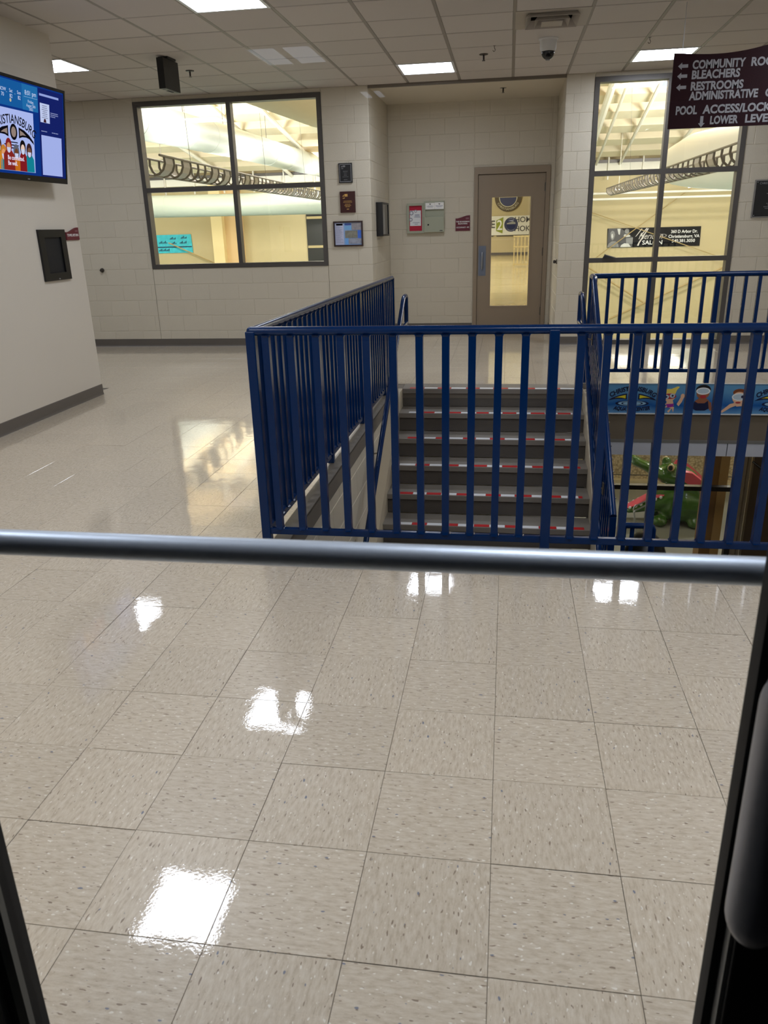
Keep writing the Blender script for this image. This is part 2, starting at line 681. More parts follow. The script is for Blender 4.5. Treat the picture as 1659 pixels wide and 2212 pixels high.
full.sort(key=near_key)
for kx, ky, r in full[:296]:
    o = inst('floor_tile', variants[((kx + ky) % 2) + 2 * random.randrange(8)], floor, (r[0], r[1], 0))
    o.rotation_euler = (random.gauss(0, .0011), random.gauss(0, .0011), 0)
rest = [(*r, (kx + ky) % 2, random.random() * 40, random.random() * 40) for kx, ky, r in full[296:] + edge]
o = bpy.data.objects.new('floor_tiles', tile_mesh('floor_tiles', rest))
C.objects.link(o)
o.parent = floor
o['kind'] = 'stuff'

# grey rubber trim round the stairwell
st_trim = MB()
st_trim.box((OPEN_X0 - .07, OPEN_Y0 - .03, -.01), (OPEN_X0 + .012, 7.30, .003))
st_trim.box((OPEN_X0, OPEN_Y0 - .03, -.115), (OPEN_X0 + .012, 7.28, -.005))
st_trim.box((OPEN_X0 - .07, OPEN_Y0 - .03, -.01), (OPEN_X1, OPEN_Y0 + .012, .003))
struct(st_trim.build('trim_1', mat('grey_edge_rubber', (112, 106, 97), .45, bump=.1, bscale=150)))

# ------------------------------------------------------------------ ceiling
CG, CY0 = .6096, 8.45959 - 14 * .6096
LAMPS = [(-2.132, 3.888), (-2.132, 6.326), (-4.57, 8.155), (-7.009, 8.155), (-.913, 9.374), (1.525, 9.374), (2.744, 3.888), (2.744, 6.326), (-2.132, 1.450), (.306, 1.450), (2.744, 1.450)]
VENT = (.3066, 7.545)
DX = .00178
ce = MB()
ce.box((-8.2, .5, H + .10), (XR + .3, Y_FAR + .2, H + .2))
ceiling = struct(ce.build('ceiling', M_SOFFIT))
gr = MB()
tiles_done = set()
cm = {}


def ctile(w, d):
    k = (round(w, 3), round(d, 3))
    if k not in cm:
        mb = MB()
        b = .006
        a0, a1, e0, e1 = .011, w - .011, .011, d - .011
        lo, hi = [(a0, e0), (a1, e0), (a1, e1), (a0, e1)], [(a0 + b, e0 + b), (a1 - b, e0 + b), (a1 - b, e1 - b), (a0 + b, e1 - b)]
        vs = [(p[0], p[1], .008) for p in lo] + [(p[0], p[1], 0) for p in hi] + [(p[0], p[1], .02) for p in lo]
        mb.add(vs, [(7, 6, 5, 4), (0, 4, 5, 1), (1, 5, 6, 2), (2, 6, 7, 3), (3, 7, 4, 0), (0, 1, 9, 8), (1, 2, 10, 9), (2, 3, 11, 10), (3, 0, 8, 11)])
        cm[k] = mb.mesh('ceiling_tile', M_TILE, recalc=False)
    return cm[k]


xs = [DX + k * CG for k in range(-13, 8)]
ys = [CY0 + k * CG for k in range(1, 18)]
n_ct = 0
for x in xs[:-1]:
    for y in ys:
        cx, cy = x + CG / 2, y + CG / 2
        if y > Y_FAR - .03 or (cx < XL - .3 and cy < 6.6):
            continue
        if any(abs(cx - a) < .05 and abs(cy - b) < .05 for a, b in LAMPS + [VENT]):
            continue
        d = min(CG, Y_FAR - y)
        inst('ceiling_tile', ctile(CG, d), ceiling, (x, y, H - .004 + random.uniform(0, .002)))
        n_ct += 1
for x in xs:
    gr.box((x - .012, .8, H - .001), (x + .012, Y_FAR, H + .03))
for y in ys[:-1]:
    gr.box((-8, y - .010, H), (XR, y + .010, H + .03))
gr.box((-8, Y_FAR - .02, H - .002), (XR, Y_FAR, H + .03))
gr.build('ceiling_grid', M_GRID, ceiling)
box('ceiling_alcove', (-1.72, Y_FAR + .03, H - .01), (.63, Y_ALC + .02, H + .06), M_SOFFIT)
struct(bpy.data.objects['ceiling_alcove'])
struct(box('trim_2', (-1.70, Y_FAR - .012, H - .034), (.61, Y_FAR + .03, H + .004), mat('brown_ceiling_angle', (112, 102, 90), .5)))


# ------------------------------------------------------------------ block walls
CH, BL = .2032, .4064
bm_cache = {}


def block_mesh(w, h):
    k = (round(w, 3), round(h, 3))
    if k not in bm_cache:
        g, b = .0022, .003
        a0, a1, c0, c1 = g, w - g, g, h - g
        back = [(a0, -.006, c0), (a1, -.006, c0), (a1, -.006, c1), (a0, -.006, c1)]
        rim = [(a0, -.0022, c0), (a1, -.0022, c0), (a1, -.0022, c1), (a0, -.0022, c1)]
        frt = [(a0 + b, 0, c0 + b), (a1 - b, 0, c0 + b), (a1 - b, 0, c1 - b), (a0 + b, 0, c1 - b)]
        mb = MB()
        fs = [(8, 9, 10, 11)]
        for i in range(4):
            j = (i + 1) % 4
            fs += [(4 + i, 4 + j, 8 + j, 8 + i), (i, j, 4 + j, 4 + i)]
        mb.add(back + rim + frt, fs)
        bm_cache[k] = mb.mesh('block', M_PAINT, recalc=False)
    return bm_cache[k]


def block_wall(name, O, U, segs, thick=.2, pad=0):
    """O = point at u=0, z=0 on the face; U = unit direction along the wall; the room is on its left (normal = (-U.y, U.x))
    segs: (u0,u1,z0,z1,phase_even,phase_odd)"""
    O, U = Vector((O[0], O[1], 0)), Vector((U[0], U[1], 0))
    N = Vector((-U.y, U.x, 0))
    mb = MB()
    for u0_, u1_, z0, z1, *_ in segs:
        a, b = O + U * (u0_ - pad) - N * .0035, O + U * (u1_ + pad) - N * thick
        mb.box((a.x, a.y, z0), (b.x, b.y, z1))
    w = struct(mb.build(name, M_PAINT))
    rz = math.atan2(U.y, U.x)
    for u0_, u1_, z0, z1, pe, po in segs:
        c = math.floor(z0 / CH + 1e-6)
        while c * CH < z1 - .004:
            lo, hi = max(c * CH, z0), min((c + 1) * CH, z1)
            if hi - lo > .012:
                ph = po if c % 2 else pe
                k = math.floor((u0_ - ph) / BL)
                u = ph + k * BL
                while u < u1_ - .004:
                    a, b = max(u, u0_), min(u + BL, u1_)
                    if b - a > .012:
                        p = O + U * a
                        inst('block', block_mesh(b - a, hi - lo), w, (p.x, p.y, lo), (0, 0, rz))
                    u += BL
            c += 1
    return w


W1 = (-4.68, -2.28, 1.016, 3.0)     # window 1 opening
W2 = (.93, 2.635, 0, 3.0)
block_wall('wall_back_left', (0, Y_FAR), (-1, 0), [
    (4.68, 8.0, 0, H, .06, .2632), (2.28, 4.68, 0, 1.016, .06, .2632), (2.28, 4.68, 3.0, H, .06, .06), (1.70, 2.28, 0, H, 1.97, 1.88)], pad=-.004)
block_wall('wall_back_right', (0, Y_FAR), (-1, 0), [
    (-.93, -.61, 0, H, -.77, -.70), (-2.635, -.93, 3.0, H, 0, 0), (-XR, -2.635, 0, H, -2.93, -2.73)], pad=-.004)
block_wall('wall_alcove_left', (-1.70, Y_FAR), (0, -1), [(-(Y_ALC - Y_FAR), 0, 0, H, -.2, -.40)], pad=-.012)
block_wall('wall_alcove_right', (.61, Y_FAR), (0, 1), [(0, Y_ALC - Y_FAR, 0, H, .2, .40)], pad=-.012)
D1 = (-.492, .548, 2.205)
block_wall('wall_alcove_back', (0, Y_ALC), (-1, 0), [
    (.492, 1.70, 0, H, .7, .9032), (-.61, -.548, 0, H, -.61, -.61), (-.548, .492, 2.205, H, .29, .0868)])
# stairwell wall under the left railing
struct(MB().box((-1.92, Y_ALC + .004, 0), (-1.69, Y_ALC + .2, H + .2)).box((.60, Y_ALC + .004, 0), (.83, Y_ALC + .2, H + .2)).build('wall_alcove_light_seal', M_PAINT))  # unseen fill added behind the alcove corners to block leaking hall light
block_wall('wall_stairwell', (OPEN_X0 + .004, 0), (0, -1), [(-7.7, -2.4, -3.4, -.115, 0, .2032)])

struct(box('wall_left', (XL - .16, .5, 0), (XL, 6.97, H + .05), M_GYP))
struct(box('wall_right', (XR, .5, 0), (XR + .16, 10.4, H + .05), M_GYP))
struct(box('wall_corridor', (-8.2, 6.2, 0), (-8.05, 10.4, H + .05), M_GYP))
fwall = MB()
fwall.box((XL, .70, 0), (-.86, .90, H)).box((.50, .70, 0), (XR, .90, H)).box((-.86, .70, 2.25), (.50, .90, H))
struct(fwall.build('wall_front', M_GYP))


def baseboard(name, pts):
    """coved rubber base along a polyline of (x,y), body on the left side of travel"""
    mb = MB()
    for (x0, y0), (x1, y1) in zip(pts, pts[1:]):
        u = Vector((x1 - x0, y1 - y0, 0)).normalized()
        n = Vector((-u.y, u.x, 0))
        prof = [(0, 0), (.012, 0), (.008, .008), (.005, .02), (.004, .096), (0, .1)]
        a, b = Vector((x0, y0, 0)), Vector((x1, y1, 0))
        vs = [a + n * p + Vector((0, 0, q)) for p, q in prof] + [b + n * p + Vector((0, 0, q)) for p, q in prof]
        k = len(prof)
        mb.add(vs, [list(range(k)), list(range(k, 2 * k))[::-1]] + [(i, k + i, k + (i + 1) % k, (i + 1) % k) for i in range(k)])
    return struct(mb.build(name, M_BASE))


baseboard('baseboard_left', [(XL, 6.97), (XL, .9)])
baseboard('baseboard_left_end', [(XL - .16, 6.97), (XL, 6.97)][::-1])
baseboard('baseboard_back_left', [(-1.70, Y_FAR), (-8.0, Y_FAR)])
baseboard('baseboard_back_right', [(XR, Y_FAR), (2.66, Y_FAR)])
baseboard('baseboard_back_middle', [(.93, Y_FAR), (.61, Y_FAR)])
baseboard('baseboard_alcove', [(-.50, Y_ALC), (-1.70, Y_ALC), (-1.70, Y_FAR)])
baseboard('baseboard_alcove_right', [(.61, Y_FAR), (.61, Y_ALC)])


# ------------------------------------------------------------------ windows
def window(name, x0, x1, z0, z1, xm, rows, face=.055, y0=Y_FAR - .01, y1=Y_FAR + .12, sill=True):
    fr = MB()
    fr.box((x0, y0, z0), (x0 + face, y1, z1)).box((x1 - face, y0, z0), (x1, y1, z1))
    fr.box((x0 + face, y0, z1 - face), (x1 - face, y1, z1)).box((x0 + face, y0, z0), (x1 - face, y1, z0 + face))
    w = struct(fr.build(name, M_BRONZE))
    zz = [z0 + face] + rows + [z1 - face]
    box('mullion', (xm - face / 2, y0 + .004, z0 + face), (xm + face / 2, y1 - .02, z1 - face), M_BRONZE, w)
    for r in rows:
        box('transom', (x0 + face, y0 + .006, r - face / 2), (x1 - face, y1 - .03, r + face / 2), M_BRONZE, w)
    for i in range(len(zz) - 1):
        for a, b in ((x0 + face, xm - face / 2), (xm + face / 2, x1 - face)):
            lo = zz[i] + (face / 2 if i else 0)
            hi = zz[i + 1] - (face / 2 if i < len(zz) - 2 else 0)
            ym = (y0 + y1) / 2 + .02
            MB().face([(a, ym, lo), (b, ym, lo), (b, ym, hi), (a, ym, hi)]).build('pane', M_GLASS, w)
    return w


window('window_1', *W1, -3.445, [1.982])
window('window_2', *W2, 1.765, [1.012, 1.99])
bw = MB()
bw.add([(1.14, Y_FAR - .025, 1.04), (1.30, Y_FAR - .02, 1.045), (1.165, Y_FAR - .02, 1.085), (1.14, Y_FAR - .10, 1.045), (1.28, Y_FAR - .10, 1.042), (1.17, Y_FAR - .09, 1.075)],
       [(0, 1, 2), (3, 5, 4), (0, 3, 4, 1), (1, 4, 5, 2), (2, 5, 3, 0)])
tag(bw.build('door_wedge', M_BLACKM), 'small dark wedge lying on the middle bar of the tall window', 'wedge')

# ------------------------------------------------------------------ alcove door
d1 = MB()
jw = .055
d1.box((D1[0], Y_ALC - .02, 0), (D1[0] + jw, Y_ALC + .12, D1[2])).box((D1[1] - jw, Y_ALC - .02, 0), (D1[1], Y_ALC + .12, D1[2]))
d1.box((D1[0] + jw, Y_ALC - .02, D1[2] - .09), (D1[1] - jw, Y_ALC + .12, D1[2]))
door1 = struct(d1.build('door_1', M_TAUPE))
lx0, lx1, ly = D1[0] + jw + .004, D1[1] - jw - .004, Y_ALC + .012
gx0, gx1, gz0, gz1 = -.262, .318, .318, 1.835
stop = MB()      # door stops of the frame, added behind the leaf to block leaking light
stop.box((D1[0] + .02, Y_ALC + .06, 0), (D1[0] + jw + .03, Y_ALC + .12, D1[2])).box((D1[1] - jw - .03, Y_ALC + .06, 0), (D1[1] - .02, Y_ALC + .12, D1[2])).box((D1[0] + jw, Y_ALC + .06, D1[2] - .125), (D1[1] - jw, Y_ALC + .12, D1[2]))
stop.build('frame_stop', M_TAUPE, door1)
leaf = MB()
leaf.box((lx0, ly, .01), (gx0, ly + .045, 2.108)).box((gx1, ly, .01), (lx1, ly + .045, 2.108))
leaf.box((gx0, ly, .01), (gx1, ly + .045, gz0)).box((gx0, ly, gz1), (gx1, ly + .045, 2.108))
leaf.build('door_leaf', M_TAUPE, door1)
bead = MB()
for a, b in (((gx0, gz0), (gx0 + .022, gz1)), ((gx1 - .022, gz0), (gx1, gz1)), ((gx0 + .022, gz0), (gx1 - .022, gz0 + .022)), ((gx0 + .022, gz1 - .022), (gx1 - .022, gz1))):
    bead.box((a[0], ly - .008, a[1]), (b[0], ly + .03, b[1]))
bead.build('glazing_bead', M_TAUPE, door1)
pane1 = MB().face([(gx0, ly + .02, gz0), (gx1, ly + .02, gz0), (gx1, ly + .02, gz1), (gx0, ly + .02, gz1)]).build('pane', M_GLASS, door1)
for z in (1.93, 1.08, .26):
    hb = MB()
    hb.tube([(lx1 + .006, ly - .012, z - .055), (lx1 + .006, ly - .012, z + .055)], .009, 8)
    hb.box((lx1 - .012, ly - .006, z - .055), (lx1 + .022, ly, z + .055))
    hb.build('hinge', mat('dull_hinge_metal', (110, 104, 94), .4, metal=.7), door1)
pl = box('pull_plate', (-.418, ly - .004, .765), (-.312, ly, 1.175), mat('blue_grey_plate', (126, 134, 150), .35, metal=.9), door1)
pb = MB()
pb.tube([(-.365, ly - .004, .86), (-.365, ly - .035, .865), (-.365, ly - .045, .885), (-.365, ly - .045, 1.06), (-.365, ly - .035, 1.08), (-.365, ly - .004, 1.085)], .010, 10)
pb.build('pull_handle', M_STEEL, door1, smooth=True)
# round town seal stuck on the glass
fr = Frame((.034, ly + .012, 1.452), (1, 0, 0), (0, 0, 1))
seal_t = thing('glass_seal', 'round blue and grey town seal decal on the alcove door glass', 'decal', (.034, ly + .012, 1.452))
mb = MB()
fr.disc(mb, 0, 0, .096, .096, .001, 36)
mb.build('disc', mat('seal_navy', (58, 62, 96), .5), seal_t)
mb = MB()
fr.ring(mb, 0, 0, .093, .066, .002, 32)
mb.build('ring', mat('seal_grey', (92, 92, 108), .5), seal_t)
mb = MB()
fr.poly(mb, [(-.062, .004), (.062, .004), (.058, .03), (.02, .042), (-.02, .03), (-.058, .022)], .003)
mb.build('landscape', mat('seal_cream', (206, 200, 170), .5), seal_t)
mb = MB()
fr.poly(mb, [(-.05, .045), (-.01, .058), (.045, .06), (.02, .05), (.05, .046)], .003)
mb.build('cloud', mat('seal_white', (220, 220, 222), .5), seal_t)
text(fr, 0, .0795, 'TOWN OF', .017, M_WHITEP, seal_t, d=.004, bend=.0795)
text(fr, 0, -.0795, 'CHRISTIANSBURG', .014, M_WHITEP, seal_t, d=.004, bend=-.0795)


# ------------------------------------------------------------------ ceiling fixtures
def troffer(x, y, label, group='lobby ceiling lights'):
    t = thing('ceiling_light', label, 'ceiling light', (x, y, H), group)
    h = CG / 2
    f = MB()
    f.box((x - h + .005, y - h + .005, H - .006), (x - h + .03, y + h - .005, H + .05)).box((x + h - .03, y - h + .005, H - .006), (x + h - .005, y + h - .005, H + .05))
    f.box((x - h + .03, y - h + .005, H - .006), (x + h - .03, y - h + .03, H + .05)).box((x - h + .03, y + h - .03, H - .006), (x + h - .03, y + h - .005, H + .05))
    f.build('frame', mat('white_lamp_frame', (225, 228, 232), .4), t)
    MB().face([(x - h + .03, y - h + .03, H + .002), (x - h + .03, y + h - .03, H + .002), (x + h - .03, y + h - .03, H + .002), (x + h - .03, y - h + .03, H + .002)]).build('diffuser', M_LAMP, t)
    return t


LLAB = {0: 'square ceiling light panel nearest the glass door, seen only as a floor reflection', 1: 'lit ceiling panel above the left aisle, cut by the top of the picture',
        2: 'lit ceiling panel half hidden by the left wall corner above the screen', 3: 'lit ceiling panel far along the left corridor',
        4: 'lit ceiling panel in front of the alcove soffit', 5: 'lit ceiling panel behind the hanging maroon sign',
        6: 'lit ceiling panel over the right side of the stairwell near the door', 7: 'lit ceiling panel over the right side of the stairwell beside the sign', 8: 'lit ceiling panel over the aisle just inside the glass door',
        9: 'lit ceiling panel just inside the glass door above its middle', 10: 'lit ceiling panel just inside the glass door over its right side'}
for i, (x, y) in enumerate(LAMPS):
    troffer(x, y, LLAB[i])

v = thing('air_vent', 'white square louvred air diffuser in the ceiling above the dome camera', 'air vent', (VENT[0], VENT[1], H))
h = CG / 2
MV = mat('vent_paint', (176, 168, 158), .45)
for k, (r, z) in enumerate(((h - .006, 0), (.215, .012), (.14, .02))):
    q = MB()
    w = .10 if k == 0 else .045
    rr = r - w
    x, y = VENT
    outer = [(x - r, y - r), (x + r, y - r), (x + r, y + r), (x - r, y + r)]
    inner = [(x - rr, y - rr), (x + rr, y - rr), (x + rr, y + rr), (x - rr, y + rr)]
    za, zb = (H - .004, H + .03) if k == 0 else (H - .02 - .01 * k, H + .025)
    for i in range(4):
        j = (i + 1) % 4
        lo, li = (za, zb) if k else (za, za + .004)
        q.add([(*outer[i], lo), (*outer[j], lo), (*inner[j], li), (*inner[i], li), (*outer[i], lo + .004), (*outer[j], lo + .004), (*inner[j], li + .004), (*inner[i], li + .004)],
              [(3, 2, 1, 0), (4, 5, 6, 7), (0, 1, 5, 4), (2, 3, 7, 6)])
    q.build('louvre' if k else 'frame', MV, v)
box('centre_plate', (VENT[0] - .085, VENT[1] - .085, H - .042), (VENT[0] + .085, VENT[1] + .085, H - .036), MV, v)
box('duct_box', (VENT[0] - .2, VENT[1] - .2, H + .05), (VENT[0] + .2, VENT[1] + .2, H + .08), M_BLACKM, v)

cx, cy = .314, 8.278
cmr = thing('dome_camera', 'white dome security camera with dark lens bubble under the ceiling', 'camera', (cx, cy, H))
MB().lathe([(0, H), (.088, H), (.09, H - .012), (.078, H - .02), (.074, H - .09), (.066, H - .11), (0, H - .11)], (cx, cy, 0), 28).build('housing', mat('camera_white', (214, 214, 212), .4), cmr, smooth=True)
MB().lathe([(.060, H - .11)] + [(.060 * math.cos(a), H - .115 - .062 * math.sin(a)) for a in [k * PI / 16 for k in range(0, 9)]], (cx, cy, 0), 28).build('dome', mat('smoked_dome', (8, 8, 10), .06), cmr, smooth=True)
MB().lathe([(.022, H - .169), (.020, H - .181), (0, H - .183)], (cx, cy, 0), 20).build('lens_cap', mat('lens_ring', (120, 122, 124), .3), cmr, smooth=True)


def sprinkler(x, y, label):
    t = thing('fire_sprinkler', label, 'sprinkler', (x, y, H))
    m = mat('sprinkler_bronze', (44, 36, 32), .4, metal=.5)
    MB().lathe([(0, H - .012), (.042, H - .010), (.045, H - .003), (.012, H), (0, H)], (x, y, 0), 20).build('escutcheon', m, t, smooth=True)
    s = MB()
    s.tube([(x, y, H - .01), (x, y, H - .055)], .009, 8)
    s.lathe([(0, H - .06), (.016, H - .06), (.016, H - .064), (0, H - .064)], (x, y, 0), 12)
    s.build('sprinkler_head', m, t)


sprinkler(-3.337, 8.749, 'dark ceiling sprinkler beside the black hanging box on the left')
sprinkler(-.292, 8.802, 'dark ceiling sprinkler between the lit panel and the dome camera')
sprinkler(-.114, 10.861, 'dark ceiling sprinkler under the white alcove soffit')


def hook(x, y, label):
    s = MB()
    s.tube([(x, y, H), (x, y, H - .02), (x + .008, y, H - .035), (x + .004, y, H - .05), (x - .008, y, H - .05), (x - .014, y, H - .04)], .003, 6)
    s.box((x - .012, y - .012, H - .004), (x + .012, y + .012, H))
    tag(s.build('ceiling_hook', mat('hook_steel', (90, 84, 76), .4, metal=.6)), label, 'hook')


hook(-.181, 8.45, 'small metal hook on the ceiling grid left of the dome camera')
hook(1.245, 8.504, 'small metal hook on the ceiling grid beside the lit panel near the sign')

# black hanging box
ex = thing('hanging_box', 'black upright box hanging from the ceiling before the left window', 'box', (-3.31, 8.10, H))
a = math.radians(-4)
b_ = MB()
cxs, cys = -3.31, 8.10
du, dn = Vector((math.cos(a + PI / 2), math.sin(a + PI / 2), 0)), Vector((math.cos(a), math.sin(a), 0))


def obox(mb, c, u, n, hu, hn, z0, z1):
    vs = [Vector((c[0], c[1], 0)) + u * (su * hu) + n * (sn * hn) + Vector((0, 0, z)) for z in (z0, z1) for su, sn in ((-1, -1), (1, -1), (1, 1), (-1, 1))]
    mb.add(vs, [(0, 3, 2, 1), (4, 5, 6, 7), (0, 1, 5, 4), (1, 2, 6, 5), (2, 3, 7, 6), (3, 0, 4, 7)])
    return mb


obox(b_, (cxs, cys), du, dn, .155, .034, H - .285, H - .022).build('body', M_BLACK, ex)
obox(MB(), (cxs, cys), du, dn, .085, .05, H - .022, H).build('canopy', M_BLACK, ex)
obox(MB(), (cxs, cys), du, dn, .11, .018, H - .289, H - .285).build('bottom_lens', mat('grey_lens', (150, 148, 142), .4), ex)
obox(MB(), (cxs, cys), du, dn, .06, .012, H - .292, H - .289).build('lens_slot', M_BLACKM, ex)

# ------------------------------------------------------------------ hanging maroon sign
SX, SY = 1.267, 7.30
sg = thing('hanging_sign', 'maroon directory sign with wavy top and silver lettering hung from the ceiling', 'sign', (SX + .6, SY, 2.15))
fr = Frame((SX, SY - .012, 2.152), (1, 0, 0), (0, 0, 1))
WS = 1.30
top = [(WS * k / 24, .545 + .012 * math.cos(k / 24 * 2 * PI) - .012 + .15 * (.5 - .5 * math.cos(min(1, max(0, (k / 24 - .08) / .9)) * PI)) - .03 * math.sin(k / 24 * PI)) for k in range(24, -1, -1)]
mb = MB()
fr.solid(mb, [(0, 0), (WS, 0)] + top, -.024, 0)
mb.build('panel', M_MAROON, sg)
for t, x_, q, w_, z_ in ((.452, .145, 'COMMUNITY', .40, .082), (.452, .585, 'ROOM', .225, .082), (.381, .145, 'BLEACHERS', .365, .082), (.300, .145, 'RESTROOMS', .40, .082), (.230, .145, 'ADMINISTRATIVE', .525, .082),
                       (.230, .72, 'OFFICES', .29, .082), (.129, .048, 'POOL', .165, .084), (.129, .262, 'ACCESS/LOCKERS', .64, .084), (.049, .322, 'LOWER', .215, .080), (.049, .59, 'LEVEL', .215, .080)):
    text(fr, x_, t, q, z_, M_SILVERT, sg, align='LEFT', bold=.0032, fit=w_)
for t in (.450, .379, .299):
    mb = MB()
    fr.poly(mb, [(.035, t), (.065, t + .026), (.065, t + .012), (.112, t + .012), (.112, t - .012), (.065, t - .012), (.065, t - .026)], .002)
    mb.build('arrow', M_SILVERT, sg)
mb = MB()
fr.poly(mb, [(.258, .003), (.284, .033), (.270, .033), (.270, .085), (.246, .085), (.246, .033), (.232, .033)], .002)
mb.build('arrow', M_SILVERT, sg)
for x in (SX + .06, SX + 1.22):
    z = 2.152 + (.53 if x < 2 else .66)
    w = MB().tube([(x, SY + .0, z), (x, SY + .0, H)], .0022, 6)
    w.tube([(x - .006, SY, z), (x - .007, SY, z + .03), (x, SY, z + .045), (x + .007, SY, z + .03), (x + .006, SY, z)], .0025, 6)
    w.build('wire', M_STEEL, sg)

# ------------------------------------------------------------------ stairs
STEP, RISE, NR = .2794, .170, 9
SX0, SX1 = -.962, .722
stt = thing('staircase', 'grey rubber stair flight with red and white taped edges going down from the landing', 'stairs', (0, STAIR_Y, 0))
steps_tape = []
for k in range(NR + 1):
    y1 = STAIR_Y - k * STEP        # nosing edge of tread k, z = -k*RISE
    z = -k * RISE
    if k < NR:
        tr = MB()
        dback = .25 if k == 0 else STEP
        prof = [(y1, z - .045), (y1, z - .004), (y1 + .004, z), (y1 + dback, z), (y1 + dback, z - .02), (y1 + .03, z - .02), (y1 + .03, z - .045)]
        if k == 0:
            prof = [(p, q + .003) for p, q in prof]
        tr.prism(prof, 0, SX0, SX1)
        trd = tr.build('tread', M_NOSE, stt)
        rs = MB()
        rs.prism([(y1 + .03, z - .02), (y1 + .055, z - .02), (y1 + .048, z - RISE), (y1 + .012, z - RISE + .003), (y1 + .024, z - .05)], 0, SX0, SX1)
        rs.build('riser', M_RUBBER, stt)
        # tape pieces
        x = SX0 + .07 + (.02 * (k % 3))
        col = (k % 2 == 1)
        n = 0
        while x < SX1 - .07 and k < 8:
            L_ = random.choice((.115, .125, .13, .14))
            x2 = min(x + L_, SX1 - .055)
            e = .0035 if k == 0 else .0005
            o = box('tape_strip', (x + .001, y1 + .006, z + e - .0005), (x2 - .001, y1 + .058, z + e + .0012), M_WHITE if col else M_RED, trd)
            col = not col
            x = x2
            if x2 >= SX1 - .056:
                break
LZ, LY = -NR * RISE, STAIR_Y - NR * STEP
box('landing', (OPEN_X0 + .02, 2.4, LZ - .16), (2.6, LY + .035, LZ), M_RUBBER, stt)


def stringer(x0, x1, name):
    off = .085
    pts = [(7.30, 0.0), (7.30, -.30), (LY, LZ - .35), (LY, LZ + off + .10)]
    yb = STAIR_Y
    pts.append((7.12, 0.0))
    return MB().prism(pts, 0, x0, x1).build(name, mat('beige_stringer_paint', (196, 184, 160), .45), stt)


stringer(OPEN_X0 + .01, SX0, 'stringer')
stringer(SX1, SX1 + .03, 'stringer')

# ------------------------------------------------------------------ railings
RR = .020


def square_bar(mb, p, q, w):
    """vertical square bar"""
    return mb.box((p[0] - w / 2, p[1] - w / 2, min(p[2], q[2])), (p[0] + w / 2, p[1] + w / 2, max(p[2], q[2])))


def shared_picket(w, h, key={}):
    k = (round(w, 4), round(h, 4))
    if k not in key:
        mb = MB()
        mb.box((-w / 2, -w / 2, 0), (w / 2, w / 2, h))
        # welded fillets under the top rail and over the bottom rail
        for z, s in ((h, -1), (0, 1)):
            for ax in (0, 1):
                for sg_ in (-1, 1):
                    f = .011
                    if ax == 0:
                        mb.prism([(sg_ * w / 2, z), (sg_ * (w / 2 + f), z), (sg_ * (w / 2 + f * .3), z + s * f * .3), (sg_ * w / 2, z + s * f)], 1, -w * .4, w * .4)
                    else:
                        mb.prism([(sg_ * w / 2, z), (sg_ * (w / 2 + f), z), (sg_ * (w / 2 + f * .3), z + s * f * .3), (sg_ * w / 2, z + s * f)], 0, -w * .4, w * .4)
        key[k] = mb.mesh('picket', M_BLUE)
    return key[k]


YR, ZT, ZB = 3.40, 1.032, .072      # near rail plane, centre of top rail, centre of bottom rail
rail = thing('guard_railing', 'navy blue picket railing with corner post round the near and left stairwell edges', 'railing', (-1.132, YR, 0))
LX0, LX1, LYE = -1.132, -1.088, 7.60


def lx(y):
    return LX0 + (LX1 - LX0) * (y - YR) / (LYE - YR)


def lz(y):
    return ZT - .030 * (y - YR) / (LYE - YR)


tr = MB()
tr.tube([(LX0, YR, ZT), (LX0 + .03, YR, ZT), (3.5, YR, ZT)], RR, 14)
tr.ell((LX0, YR, ZT), (RR * 1.02, RR * 1.02, RR * 1.02))
tr.build('top_rail', M_BLUE, rail, smooth=True)
MB().tube([(LX0, YR, ZT), (lx(LYE), LYE, lz(LYE)), ], RR, 14).build('top_rail', M_BLUE, rail, smooth=True)
box('bottom_rail', (LX0, YR - .014, ZB - .016), (3.5, YR + .014, ZB + .016), M_BLUE, rail, .004)
b2 = MB()
dzb = ZT - ZB
vs = []
for y in (YR, LYE):
    vs += [(lx(y) - .014, y, lz(y) - dzb - .016), (lx(y) + .014, y, lz(y) - dzb - .016), (lx(y) + .014, y, lz(y) - dzb + .016), (lx(y) - .014, y, lz(y) - dzb + .016)]
b2.add(vs, [(0, 1, 2, 3), (7, 6, 5, 4), (0, 4, 5, 1), (1, 5, 6, 2), (2, 6, 7, 3), (3, 7, 4, 0)])
b2.build('bottom_rail', M_BLUE, rail)
PKT = [-.949, -.833, -.722, -.606, -.487, -.371, -.2555, -.141, -.027, .0865, .3176, .4264, .547, .6654, .780, .8947, 1.016, 1.13, 1.245, 1.36, 1.59, 1.705, 1.82, 1.935, 2.05, 2.165, 2.28, 2.395, 2.51, 2.625, 2.86, 2.975, 3.09, 3.205, 3.32]
pk = shared_picket(.0325, dzb - .030)
for x in PKT + [-1.064]:
    inst('picket', pk, rail, (x, YR, ZB + .014))


def post(par, x, y, z0, z1, w=.044):
    mb = MB()
    mb.box((x - w / 2, y - w / 2, z0), (x + w / 2, y + w / 2, z1), 0, .004)
    return mb.build('post', M_BLUE, par)


post(rail, LX0, YR, .003, ZT, .044)
for x in (.206, 1.475, 2.742):
    post(rail, x, YR, .003, ZT)
pys = [4.80, 5.89, 6.98]
y = YR + .11
while y < LYE - .04:
    if all(abs(y - p) > .06 for p in pys):
        inst('picket', pk, rail, (lx(y), y, lz(y) - dzb + .014))
    y += .102
for y in pys + [LYE]:
    post(rail, lx(y), y, .003, lz(y))

